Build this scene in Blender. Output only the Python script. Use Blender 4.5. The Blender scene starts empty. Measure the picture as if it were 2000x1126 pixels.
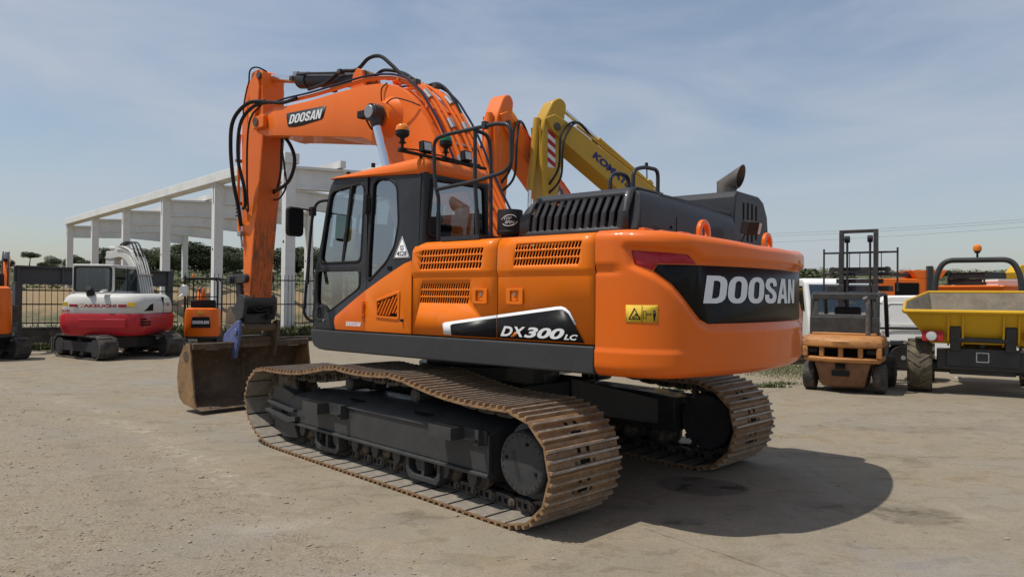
import bpy, bmesh, math, random
from mathutils import Vector, Matrix
from mathutils.geometry import delaunay_2d_cdt
random.seed(7)
R = math.radians
SC = bpy.context.scene
COL = SC.collection

# ------------------------------------------------------------------ camera
CAM_H, PITCH, ROLL, FPX = 1.7133, 0.0104, 0.0085, 1390.0
cp, sp, cr, sr = math.cos(PITCH), math.sin(PITCH), math.cos(ROLL), math.sin(ROLL)
_r0, _u0, FW = Vector((1, 0, 0)), Vector((0, -sp, cp)), Vector((0, cp, sp))
RT, UP = cr*_r0 + sr*_u0, -sr*_r0 + cr*_u0
cam_d = bpy.data.cameras.new('camera'); cam = bpy.data.objects.new('camera', cam_d); COL.objects.link(cam)
cam_d.sensor_width = 36; cam_d.lens = FPX/2000*36; cam_d.clip_start = 0.05; cam_d.clip_end = 4000
m = Matrix.Identity(4)
for i in range(3):
    m[i][0], m[i][1], m[i][2] = RT[i], UP[i], -FW[i]
m[2][3] = CAM_H
cam.matrix_world = m
SC.camera = cam
def ray(u, v): return FW + RT*((u-1000)/FPX) + UP*((563-v)/FPX)
def at(u, v, d):            # photo pixel at a depth of d metres -> a point of the yard
    q = ray(u, v); return Vector((0, 0, CAM_H)) + q*(d/q.y)
def gr(u, v):               # photo pixel -> a point on the ground
    q = ray(u, v); return Vector((0, 0, CAM_H)) + q*(-CAM_H/q.z)

# ------------------------------------------------------------------ materials
def nmat(name):
    m = bpy.data.materials.new(name); m.use_nodes = True
    nt = m.node_tree; b = nt.nodes['Principled BSDF']
    return m, nt, b
def nd(nt, t, **k):
    n = nt.nodes.new('ShaderNode'+t)
    for a, b in k.items(): setattr(n, a, b)
    return n
def noise(nt, sc, det=5, rough=.6, co='Object', vscale=None, dist=0):
    tc = nd(nt, 'TexCoord'); n = nd(nt, 'TexNoise'); n.inputs['Scale'].default_value = sc
    n.inputs['Detail'].default_value = det; n.inputs['Roughness'].default_value = rough; n.inputs['Distortion'].default_value = dist
    src = tc.outputs[co]
    if vscale:
        mp = nd(nt, 'Mapping'); mp.inputs['Scale'].default_value = vscale
        nt.links.new(src, mp.inputs[0]); src = mp.outputs[0]
    nt.links.new(src, n.inputs['Vector'])
    return n.outputs['Fac']
def ramp(nt, fac, a, b, ca=(0, 0, 0, 1), cb=(1, 1, 1, 1)):
    r = nd(nt, 'ValToRGB'); e = r.color_ramp.elements
    e[0].position, e[1].position, e[0].color, e[1].color = a, b, ca, cb
    nt.links.new(fac, r.inputs[0]); return r.outputs[0]
def mix(nt, f, a, b, bt='MIX'):
    n = nd(nt, 'Mix', data_type='RGBA', blend_type=bt)
    for i, s in ((0, f), (6, a), (7, b)):
        if hasattr(s, 'is_output'): nt.links.new(s, n.inputs[i])
        else: n.inputs[i].default_value = s if i == 0 or len(s) == 4 else (*s, 1)
    return n.outputs[2]
def mth(nt, op, a, b=None, c=None, clamp=False):
    n = nd(nt, 'Math', operation=op, use_clamp=clamp)
    for i, s in enumerate((a, b, c)):
        if s is None: continue
        if hasattr(s, 'is_output'): nt.links.new(s, n.inputs[i])
        else: n.inputs[i].default_value = s
    return n.outputs[0]
def bump(nt, b, h, st, dist=.02):
    n = nd(nt, 'Bump'); n.inputs['Strength'].default_value = st; n.inputs['Distance'].default_value = dist
    nt.links.new(h, n.inputs['Height']); nt.links.new(n.outputs[0], b.inputs['Normal'])
def paint(name, col, rough=.35, coat=.25, grime=.12, gcol=(.16, .13, .1), gs=3., metal=0., bmp=0., bs=60):
    m, nt, b = nmat(name)
    f = ramp(nt, noise(nt, gs, 8, .65), .42, .75)
    f2 = ramp(nt, noise(nt, gs*9, 6, .7), .5, .8)
    ff = mth(nt, 'MULTIPLY', mth(nt, 'ADD', f, f2, clamp=True), grime)
    tone = mix(nt, noise(nt, gs*.6, 3), tuple(c*.9 for c in col), tuple(min(1, c*1.08) for c in col))
    c = mix(nt, ff, tone, gcol)
    nt.links.new(c, b.inputs['Base Color'])
    nt.links.new(mth(nt, 'ADD', mth(nt, 'MULTIPLY', ff, 1.2), rough, clamp=True), b.inputs['Roughness'])
    b.inputs['Coat Weight'].default_value = coat; b.inputs['Coat Roughness'].default_value = .04
    if coat > .05:
        cb = nd(nt, 'Bump'); cb.inputs['Strength'].default_value = .06; cb.inputs['Distance'].default_value = .02; nt.links.new(noise(nt, 5, 2), cb.inputs['Height']); nt.links.new(cb.outputs[0], b.inputs['Coat Normal'])
    b.inputs['Metallic'].default_value = metal; b.inputs['Specular IOR Level'].default_value = .15 if metal == 0 else .5
    if bmp: bump(nt, b, noise(nt, bs, 6), bmp)
    return m
def worn(name, c1, c2, sc=6, lo=.4, hi=.62, rough=.7, c3=None, sc3=40, metal=0, bmp=.25, vs=None):
    m, nt, b = nmat(name)
    f = ramp(nt, noise(nt, sc, 9, .68, vscale=vs), lo, hi)
    c = mix(nt, f, c1, c2)
    if c3: c = mix(nt, ramp(nt, noise(nt, sc3, 6, .7, vscale=vs), .55, .7), c, c3)
    nt.links.new(c, b.inputs['Base Color']); b.inputs['Roughness'].default_value = rough; b.inputs['Metallic'].default_value = metal
    if bmp: bump(nt, b, noise(nt, 70, 7, .7), bmp)
    return m
def glass(name, tint=(.62, .68, .68), refl=.09, rmul=.5):
    m, nt, b = nmat(name); nt.nodes.remove(b)
    t = nd(nt, 'BsdfTransparent'); t.inputs[0].default_value = (*tint, 1)
    g = nd(nt, 'BsdfGlossy'); g.inputs['Roughness'].default_value = .02; g.inputs[0].default_value = (.9, .95, 1, 1)
    lw = nd(nt, 'LayerWeight'); lw.inputs[0].default_value = .35
    f = mth(nt, 'ADD', mth(nt, 'MULTIPLY', lw.outputs['Fresnel'], rmul), refl, clamp=True)
    mx = nd(nt, 'MixShader'); nt.links.new(f, mx.inputs[0]); nt.links.new(t.outputs[0], mx.inputs[1]); nt.links.new(g.outputs[0], mx.inputs[2])
    nt.links.new(mx.outputs[0], nt.nodes['Material Output'].inputs[0]); return m
M = {}
M['orange'] = paint('orange paint', (.74, .135, .004), .40, .45, .09)
M['orange2'] = paint('orange red paint', (.80, .158, .014), .42, .25, .10)
M['orange_side'] = paint('side door orange paint', (.81, .175, .001), .40, .35, .08)
M['grey'] = paint('charcoal paint', (.034, .036, .041), .42, .12, .10, (.12, .11, .1))
M['rail'] = paint('dark rail paint', (.042, .043, .046), .45, .1, .15, (.12, .11, .1))
M['black'] = paint('black frame paint', (.040, .041, .044), .40, .2, .25, (.13, .12, .10), 4)
M['rubber'] = paint('black rubber', (.018, .018, .019), .55, 0, .12)
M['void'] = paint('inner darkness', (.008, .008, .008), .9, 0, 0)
M['decal_black'] = paint('black decal', (.009, .009, .010), .34, .0, .03)
M['decal_white'] = paint('white decal', (.74, .75, .76), .4, .1, .04)
M['letter'] = paint('light grey lettering', (.74, .76, .80), .4, .05, .03)
M['red'] = paint('red reflector', (.36, .018, .03), .3, .3, .05)
M['yellow_sticker'] = paint('yellow sticker', (.70, .46, .05), .6, 0, .05)
M['chrome'] = paint('chrome rod', (.75, .77, .8), .12, 0, .03, metal=1.)
M['steel'] = paint('bare steel', (.4, .4, .4), .35, 0, .2, metal=.9)
M['shoe'] = worn('worn rusty steel', (.15, .082, .038), (.33, .195, .095), 4, .36, .64, .6, (.40, .30, .2), 26)
M['shoe_in'] = worn('dusty shoe plate', (.16, .14, .115), (.27, .235, .19), 7, .35, .65, .8)
M['tip'] = worn('bare grouser edge', (.24, .2, .16), (.36, .33, .29), 16, .4, .6, .42, metal=.45)
M['link'] = worn('greasy link steel', (.035, .03, .026), (.13, .1, .075), 14, .4, .7, .55)
M['roller'] = worn('muddy roller steel', (.04, .033, .028), (.20, .15, .1), 9, .45, .65, .7)
M['bucket'] = worn('rusty bucket steel', (.055, .038, .026), (.13, .085, .048), 3, .35, .65, .68, (.21, .13, .06), 11)
M['bucket_side'] = worn('rusty bucket side', (.16, .095, .042), (.30, .17, .07), 4, .35, .65, .66, (.08, .055, .04), 9)
m, nt, b = nmat('scuffed arm plate')
tcz = nd(nt, 'TexCoord'); sz_ = nd(nt, 'SeparateXYZ'); nt.links.new(tcz.outputs['Object'], sz_.inputs[0])
f1 = ramp(nt, noise(nt, 3, 9, .7, vscale=(6, 6, .6)), .42, .60); f2 = ramp(nt, noise(nt, 9, 7, .7, vscale=(5, 5, .5)), .52, .66)
hz_ = mth(nt, 'ADD', mth(nt, 'MULTIPLY', mth(nt, 'SUBTRACT', 3.25, sz_.outputs[2]), 1.1), mth(nt, 'MULTIPLY', mth(nt, 'SUBTRACT', noise(nt, 2.2, 5), .5), 1.2), clamp=True)
c = mix(nt, mth(nt, 'MULTIPLY', hz_, f1), (.62, .12, .014), (.21, .07, .024)); c = mix(nt, mth(nt, 'MULTIPLY', hz_, f2), c, (.07, .038, .02))
nt.links.new(c, b.inputs['Base Color']); b.inputs['Roughness'].default_value = .55; M['arm_back'] = m
M['blue'] = worn('scuffed blue paint', (.05, .08, .25), (.11, .13, .26), 12, .35, .6, .5, (.20, .17, .14), 18)
M['glass'] = glass('cab glass', (.50, .57, .57), .045, .28)
M['glass_dark'] = glass('dark glass', (.42, .46, .47), .08)
M['glass_lamp'] = paint('lamp lens', (.55, .57, .58), .15, .5, .05)
M['amber'] = paint('amber lens', (.75, .2, .01), .15, .6, .02)
M['green_lens'] = paint('green lens', (.01, .16, .07), .15, .6, .02)
M['tan'] = paint('tan seat cover', (.5, .34, .14), .7, 0, .1)
M['seat'] = paint('dark seat fabric', (.03, .03, .033), .8, 0, .1)
M['hose'] = paint('black hose', (.014, .014, .016), .42, .1, .08)
M['hose_blue'] = paint('blue black hose', (.018, .02, .05), .4, .1, .05)
M['white'] = paint('white paint', (.74, .74, .72), .4, .2, .10)
M['silver'] = paint('silver trim', (.55, .55, .55), .3, 0, .1, metal=.7)
M['exhaust'] = worn('sooty exhaust steel', (.06, .055, .05), (.13, .115, .1), 5, .4, .65, .55)

# ------------------------------------------------------------------ mesh helpers
def frame_of(d):
    d = d.normalized(); a = Vector((0, 0, 1)) if abs(d.z) < .9 else Vector((1, 0, 0))
    x = d.cross(a).normalized(); return x, d.cross(x).normalized()
class MB:
    def __init__(s): s.v, s.f, s.m = [], [], []
    def add(s, vs, fs, mi=0):
        o = len(s.v); s.v += [tuple(p) for p in vs]; s.f += [tuple(i+o for i in q) for q in fs]; s.m += [mi]*len(fs); return s
    def box(s, x0, x1, y0, y1, z0, z1, mi=0):
        return s.add([(x, y, z) for x in (x0, x1) for y in (y0, y1) for z in (z0, z1)],
                     [(0, 1, 3, 2), (4, 6, 7, 5), (0, 4, 5, 1), (2, 3, 7, 6), (0, 2, 6, 4), (1, 5, 7, 3)], mi)
    def obox(s, c, size, rx=0, ry=0, rz=0, mi=0):
        k = len(s.v); hx, hy, hz = (q/2 for q in size); s.box(-hx, hx, -hy, hy, -hz, hz, mi)
        mm = Matrix.Translation(c) @ Matrix.Rotation(rz, 4, 'Z') @ Matrix.Rotation(ry, 4, 'Y') @ Matrix.Rotation(rx, 4, 'X')
        for i in range(k, len(s.v)): s.v[i] = tuple(mm @ Vector(s.v[i]))
        return s
    def prism(s, pts, ax, a, b, mi=0, cap=None):
        n = len(pts)
        P = {'y': lambda p, t: (p[0], t, p[1]), 'x': lambda p, t: (t, p[0], p[1]), 'z': lambda p, t: (p[0], p[1], t)}[ax]
        s.add([P(p, a) for p in pts]+[P(p, b) for p in pts], [(i, (i+1) % n, n+(i+1) % n, n+i) for i in range(n)], mi)
        o = len(s.v)-2*n
        s.f += [tuple(range(o, o+n)), tuple(range(o+n, o+2*n))]; s.m += [mi if cap is None else cap]*2
        return s
    def tube(s, path, r, n=10, mi=0, cap=True):
        path = [Vector(p) for p in path]; L = len(path); rs = r if isinstance(r, (list, tuple)) else [r]*L
        d = (path[1]-path[0]); x, y = frame_of(d); rings = []
        for i, p in enumerate(path):
            t = (path[min(i+1, L-1)]-path[max(i-1, 0)]).normalized()
            x = (x - t*x.dot(t)).normalized(); y = t.cross(x)
            rings.append([p+(x*math.cos(2*math.pi*k/n)+y*math.sin(2*math.pi*k/n))*rs[i] for k in range(n)])
        vs = [q for g in rings for q in g]
        fs = [(i*n+k, i*n+(k+1) % n, (i+1)*n+(k+1) % n, (i+1)*n+k) for i in range(L-1) for k in range(n)]
        if cap: fs += [tuple(range(n)), tuple(range((L-1)*n, L*n))]
        return s.add(vs, fs, mi)
    def cyl(s, p0, p1, r, n=20, mi=0, r2=None): return s.tube([p0, p1], [r, r if r2 is None else r2], n, mi)
    def lathe(s, prof, c, ax='z', n=28, mi=0):
        c = Vector(c); A = {'x': (Vector((0, 1, 0)), Vector((0, 0, 1)), Vector((1, 0, 0))), 'y': (Vector((0, 0, 1)), Vector((1, 0, 0)), Vector((0, 1, 0))), 'z': (Vector((1, 0, 0)), Vector((0, 1, 0)), Vector((0, 0, 1)))}[ax]
        vs = [c+(A[0]*math.cos(2*math.pi*k/n)+A[1]*math.sin(2*math.pi*k/n))*r+A[2]*h for r, h in prof for k in range(n)]
        L = len(prof); fs = [(i*n+k, i*n+(k+1) % n, (i+1)*n+(k+1) % n, (i+1)*n+k) for i in range(L-1) for k in range(n)]
        fs += [tuple(range(n)), tuple(range((L-1)*n, L*n))]
        return s.add(vs, fs, mi)
    def ball(s, c, r, sq=(1, 1, 1), n=16, mi=0):
        k = len(s.v); s.lathe([(r*math.sin(t*math.pi/8)+1e-4, -r*math.cos(t*math.pi/8)) for t in range(9)], (0, 0, 0), 'z', n, mi)
        for i in range(k, len(s.v)): s.v[i] = tuple(Vector(c)+Vector(s.v[i])*Vector(sq)) if False else (c[0]+s.v[i][0]*sq[0], c[1]+s.v[i][1]*sq[1], c[2]+s.v[i][2]*sq[2])
        return s
    def loft(s, rings, mi=0, caps=True):
        n = len(rings[0]); vs = [p for g in rings for p in g]
        fs = [(i*n+k, i*n+(k+1) % n, (i+1)*n+(k+1) % n, (i+1)*n+k) for i in range(len(rings)-1) for k in range(n)]
        if caps: fs += [tuple(range(n)), tuple(range((len(rings)-1)*n, len(rings)*n))]
        return s.add(vs, fs, mi)
    def mesh(s, name, mats, sharp=32, smooth=True):
        me = bpy.data.meshes.new(name); me.from_pydata(s.v, [], s.f)
        for mt in (mats if isinstance(mats, (list, tuple)) else [mats]): me.materials.append(M[mt] if isinstance(mt, str) else mt)
        me.polygons.foreach_set('material_index', s.m)
        bm = bmesh.new(); bm.from_mesh(me); bmesh.ops.recalc_face_normals(bm, faces=bm.faces); bm.to_mesh(me); bm.free()
        if smooth:
            me.polygons.foreach_set('use_smooth', [True]*len(me.polygons)); me.set_sharp_from_angle(angle=R(sharp))
        me.update(); return me
    def build(s, name, mats, parent=None, bevel=0, seg=2, sharp=32, rz=0, loc=None):
        return link(name, s.mesh(name, mats, sharp), parent, bevel, seg, rz, loc)
def link(name, me, parent=None, bevel=0, seg=2, rz=0, loc=None):
    o = bpy.data.objects.new(name, me); COL.objects.link(o)
    if parent: o.parent = parent
    if rz: o.rotation_euler.z = rz
    if loc is not None: o.location = loc
    if bevel:
        b = o.modifiers.new('bevel', 'BEVEL'); b.width = bevel; b.segments = seg; b.limit_method = 'ANGLE'; b.angle_limit = R(34); b.use_clamp_overlap = True
    return o
def tag(o, label=None, cat=None, group=None, kind=None):
    for k, v in (('label', label), ('category', cat), ('group', group), ('kind', kind)):
        if v: o[k] = v
    return o
def thing(name, label, cat, loc=(0, 0, 0), rz=0, group=None):
    o = bpy.data.objects.new(name, None); COL.objects.link(o); o.location = loc; o.rotation_euler.z = rz; o.empty_display_size = .3
    return tag(o, label, cat, group)
def smooth_path(pts, n=6, closed=False):
    P = [Vector(p) for p in pts]; out = []; L = len(P)
    for i in range(L if closed else L-1):
        g = lambda k: P[k % L] if closed else P[max(0, min(L-1, k))]
        a, b, c, d = g(i-1), g(i), g(i+1), g(i+2)
        for k in range(n):
            t = k/n; out.append(.5*((2*b)+(c-a)*t+(2*a-5*b+4*c-d)*t*t+(3*b-a-3*c+d)*t**3))
    if not closed: out.append(P[-1])
    return out
def bend(pts, r=.08, n=5):     # polyline with rounded corners
    P = [Vector(p) for p in pts]; out = [P[0]]
    for i in range(1, len(P)-1):
        a, b, c = P[i-1], P[i], P[i+1]
        q = min(r, (a-b).length*.48, (c-b).length*.48); s, e = b+(a-b).normalized()*q, b+(c-b).normalized()*q
        for k in range(n+1):
            t = k/n; out.append(s*(1-t)**2+b*2*t*(1-t)+e*t*t)
    return out+[P[-1]]
def fill2d(outer, holes=()):
    vs, es = [], []
    for lp in [outer]+list(holes):
        o = len(vs); n = len(lp); vs += [Vector((p[0], p[1])) for p in lp]; es += [(o+i, o+(i+1) % n) for i in range(n)]
    r = delaunay_2d_cdt(vs, es, [], 1, 1e-6)
    bb = [(min(p[0] for p in h), max(p[0] for p in h), min(p[1] for p in h), max(p[1] for p in h), h) for h in holes]
    out = []
    for q in r[2]:
        x, y = sum(r[0][i][0] for i in q)/len(q), sum(r[0][i][1] for i in q)/len(q); ok = True
        for x0, x1, y0, y1, h in bb:
            if x0 <= x <= x1 and y0 <= y <= y1:
                ins = False; n = len(h)
                for i in range(n):
                    (ax, ay), (bx, by) = h[i][:2], h[(i+1) % n][:2]
                    if (ay > y) != (by > y) and x < (bx-ax)*(y-ay)/(by-ay)+ax: ins = not ins
                if ins: ok = False; break
        if ok: out.append(tuple(q))
    return [tuple(p) for p in r[0]], out
def sheet(name, outer, holes, fmap, mats, parent=None, thick=.015, cutsv=(), cutsu=(), rz=0, bevel=0, sharp=32, loc=None):
    vs, fs = fill2d(outer, holes)
    bm = bmesh.new(); bv = [bm.verts.new((p[0], p[1], 0)) for p in vs]
    for q in fs:
        try: bm.faces.new([bv[i] for i in q])
        except ValueError: pass
    for ax, cuts in (((0, 1, 0), cutsv), ((1, 0, 0), cutsu)):
        for t in cuts:
            bmesh.ops.bisect_plane(bm, geom=bm.verts[:]+bm.edges[:]+bm.faces[:], plane_co=Vector(ax)*t, plane_no=ax)
    for v in bm.verts: v.co = Vector(fmap(v.co.x, v.co.y))
    me = bpy.data.meshes.new(name); bm.to_mesh(me); bm.free()
    for mt in (mats if isinstance(mats, (list, tuple)) else [mats]): me.materials.append(M[mt] if isinstance(mt, str) else mt)
    me.polygons.foreach_set('use_smooth', [True]*len(me.polygons)); me.set_sharp_from_angle(angle=R(sharp))
    o = link(name, me, parent, 0, 2, rz, loc)
    if thick:
        s = o.modifiers.new('solid', 'SOLIDIFY'); s.thickness = thick; s.offset = 0
    if bevel:
        b = o.modifiers.new('bevel', 'BEVEL'); b.width = bevel; b.segments = 2; b.limit_method = 'ANGLE'; b.angle_limit = R(50)
    return o
def rrect(x0, x1, y0, y1, r, n=4, sh=0):
    out = []
    for cx, cy, a0 in ((x1-r, y1-r, 0), (x0+r, y1-r, 90), (x0+r, y0+r, 180), (x1-r, y0+r, 270)):
        for k in range(n+1):
            a = R(a0+90*k/n); y = cy+r*math.sin(a); out.append((cx+r*math.cos(a)+sh*(y-(y0+y1)/2), y))
    return out
def rpoly(pts, r, n=4): return [(p.x, p.y) for p in _rp(pts, r, n)]
def _rp(pts, r, n):
    P = [Vector((p[0], p[1], 0)) for p in pts]; out = []; L = len(P)
    for i in range(L):
        a, b, c = P[i-1], P[i], P[(i+1) % L]; q = min(r, (a-b).length*.45, (c-b).length*.45)
        s, e = b+(a-b).normalized()*q, b+(c-b).normalized()*q
        for k in range(n+1):
            t = k/n; out.append(s*(1-t)**2+b*2*t*(1-t)+e*t*t)
    return out
def text(name, s, fmap, mat, parent=None, shear=0, bold=.0, rz=0, space=1., loc=None):
    """flat lettering; fmap(u, v): u 0..1 along the word, v 0..1 up the capital height"""
    cu = bpy.data.curves.new(name, 'FONT'); cu.body = s; cu.shear = shear; cu.offset = bold; cu.resolution_u = 4; cu.space_character = space
    o = bpy.data.objects.new(name, cu); COL.objects.link(o)
    dg = bpy.context.evaluated_depsgraph_get(); me = bpy.data.meshes.new_from_object(o.evaluated_get(dg))
    bpy.data.objects.remove(o); bpy.data.curves.remove(cu)
    xs = [v.co.x for v in me.vertices]; ys = [v.co.y for v in me.vertices]; x0, x1, y0, y1 = min(xs), max(xs), min(ys), max(ys)
    for v in me.vertices: v.co = Vector(fmap((v.co.x-x0)/(x1-x0), (v.co.y-y0)/(y1-y0)))
    me.name = name; me.materials.clear(); me.materials.append(M[mat]); me.update()
    return link(name, me, parent, rz=rz, loc=loc)
GL = {'D': (.84, [(0, 0), (.50, 0), (.68, .05), (.80, .16), (.84, .32), (.84, .68), (.80, .84), (.68, .95), (.50, 1), (0, 1)], [[(.29, .18), (.44, .18), (.53, .23), (.56, .32), (.56, .68), (.53, .77), (.44, .82), (.29, .82)]]),
      'O': (.86, rrect(0, .86, 0, 1, .36, 5), [rrect(.29, .57, .17, .83, .13, 4)]),
      'S': (.81, [(.78, .68), (.52, .68), (.52, .76), (.46, .82), (.36, .82), (.29, .77), (.29, .70), (.35, .64), (.60, .52), (.74, .43), (.80, .32), (.80, .22), (.72, .06), (.55, 0), (.27, 0), (.10, .06), (.02, .20), (.02, .34), (.28, .34), (.28, .24), (.35, .18), (.46, .18), (.52, .24), (.52, .30), (.46, .37), (.20, .50), (.07, .58), (.01, .68), (.01, .79), (.09, .93), (.26, 1), (.55, 1), (.71, .94), (.78, .80)], []),
      'A': (.90, [(0, 0), (.27, 0), (.32, .19), (.58, .19), (.63, 0), (.90, 0), (.62, 1), (.28, 1)], [[(.365, .36), (.535, .36), (.45, .76)]]),
      'N': (.82, [(0, 0), (.27, 0), (.27, .56), (.54, 0), (.82, 0), (.82, 1), (.55, 1), (.55, .44), (.28, 1), (0, 1)], [])}
def logo(name, s, fmap, mat, parent=None, rz=0, gap=.055):
    W = sum(GL[c][0] for c in s)+gap*(len(s)-1); x = 0; q = MB()
    for c in s:
        w, o, hl = GL[c]; vs, fs = fill2d(o, hl); q.add([fmap((x+p[0])/W, p[1]) for p in vs], fs); x += w+gap
    me = bpy.data.meshes.new(name); me.from_pydata([tuple(v) for v in q.v], [], q.f); me.materials.append(M[mat]); return link(name, me, parent, rz=rz)
def flatmap(p00, p10, p01):     # word box from three corners: bottom-left, bottom-right, top-left
    a, b, c = Vector(p00), Vector(p10), Vector(p01)
    return lambda u, v: a+(b-a)*u+(c-a)*v
def copy_tree(o, parent=None):
    c = o.copy(); COL.objects.link(c)
    if parent: c.parent = parent
    for ch in list(o.children): copy_tree(ch, c)
    return c
# ------------------------------------------------------------------ the big excavator (x forward, y to its left, z up)
EXC = thing('excavator', 'large orange crawler excavator with charcoal cab in the middle of the yard', 'excavator', (-.2353, 7.8859, 0), 2.3483)
SW = .104                                              # the house is slewed a little on its tracks
def up(mb, name, mats, bevel=0, seg=2, sharp=32, parent=None):
    return mb.build(name, mats, parent or EXC, bevel, seg, sharp, 0 if parent else SW)
def usheet(name, outer, holes, f, mats, thick=.015, cutsv=(), cutsu=(), bevel=0, parent=None, sharp=32):
    return sheet(name, outer, holes, f, mats, parent or EXC, thick, cutsv, cutsu, 0 if parent else SW, bevel, sharp)
def utext(name, s, f, mat, shear=0, bold=0, parent=None, space=1.):
    return text(name, s, f, mat, parent or EXC, shear, bold, 0 if parent else SW, space)

# ---- tracks
loop = [(-2.02, .03), (-1.2, .03), (-.4, .03), (.4, .03), (1.2, .03), (1.72, .035), (1.98, .075), (2.22, .19), (2.385, .36), (2.41, .52), (2.34, .68), (2.2, .80), (2.0, .85), (1.6, .85), (1.2, .868), (.9, .91), (.6, .965), (.4, .982), (.1, .962), (-.25, .967), (-.55, .985), (-.8, .95), (-1.1, .90), (-1.45, .865), (-1.8, .86), (-2.04, .862), (-2.25, .80), (-2.39, .67), (-2.445, .5), (-2.44, .36), (-2.38, .22), (-2.26, .1)]
lp = smooth_path([(x, 0, z) for x, z in loop], 10, True)
cum = [0]
for i in range(len(lp)): cum.append(cum[-1]+(lp[(i+1) % len(lp)]-lp[i]).length)
NS = 48; PT = cum[-1]/NS
def on_loop(d):
    d %= cum[-1]
    lo, hi = 0, len(lp)
    while hi-lo > 1:
        md = (lo+hi)//2
        if cum[md] <= d: lo = md
        else: hi = md
    return lp[lo].lerp(lp[(lo+1) % len(lp)], (d-cum[lo])/(cum[lo+1]-cum[lo]))
HWs = .405
sh = MB()                                              # one shoe: x along the travel, z outward
h = PT/2
prof = [(-h-.012, -.004), (-h+.03, -.010), (h-.004, -.010), (h-.004, .004), (h-.022, .004), (h-.026, .034), (h-.044, .034), (h-.052, .004), (.016, .004), (.009, .034), (-.009, .034), (-.016, .004), (-h+.055, .004), (-h+.047, .034), (-h+.029, .034), (-h+.022, .006), (-h-.012, .010)]
sh.prism(prof, 'y', -HWs, HWs, 0)
for x in (h-.035, 0, -h+.038): sh.box(x-.0085, x+.0085, -HWs+.012, HWs-.012, .034, .0362, 2)
sh.box(-h+.02, h-.01, -HWs+.006, HWs-.006, -.0128, -.0100, 1)
for y in (-.05, .05): sh.box(-.5*h-.014, -.5*h+.034, y-.017, y+.017, .0045, .0072, 3)
for y in (-.10, .10): sh.cyl((.5*h-.007, y, .003), (.5*h-.007, y, .016), .013, 8, 4)
sh.box(-h-.004, -h+.016, -HWs+.004, HWs-.004, -.0137, -.0129, 3)
sh.box(.5*h-.027, .5*h+.013, -.055, .055, .0045, .0072, 3)
shoe_me = sh.mesh('track_shoe', ['shoe', 'shoe_in', 'tip', 'void', 'link'], 25)
lk = MB()
for y in (-.09, .09):
    lk.prism([(-h-.02, -.016), (h-.03, -.016), (h+.02, -.05), (h+.015, -.10), (h-.05, -.115), (-h+.06, -.115), (-h-.03, -.09), (-h-.045, -.05)], 'y', y-.024, y+.024, 0)
    lk.cyl((-h, y-.045, -.068), (-h, y+.045, -.068), .036, 12, 1); lk.cyl((-h, y-.055, -.068), (-h, y+.055, -.068), .020, 10, 0)
    lk.box(-.05, -.015, y-.0255, y+.0255, -.085, -.045, 2); lk.box(.02, .05, y-.0255, y+.0255, -.085, -.045, 2)
link_me = lk.mesh('chain_link', ['link', 'roller', 'void'], 30)
for sg in (1, -1):
    ch = bpy.data.objects.new('track', None); COL.objects.link(ch); ch.parent = EXC; ch.location = (0, 1.3*sg, 0); ch.empty_display_size = .2
    for i in range(NS):
        a, b = on_loop(i*PT), on_loop((i+1)*PT); t = (b-a).normalized(); nrm = Vector((t.z, 0, -t.x))   # bottom runs forward: outward is down
        mm = Matrix(((t.x, 0, nrm.x, 0), (0, 1, 0, 0), (t.z, 0, nrm.z, 0), (0, 0, 0, 1)))
        for nm, me in (('track_shoe', shoe_me), ('chain_link', link_me)):
            o = bpy.data.objects.new(nm, me); COL.objects.link(o); o.parent = ch
            o.matrix_local = Matrix.Translation((a+b)/2-nrm*.0) @ mm
def flip(mb, sg):
    if sg < 0: mb.v = [(x, -y, z) for x, y, z in mb.v]
    return mb
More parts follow.
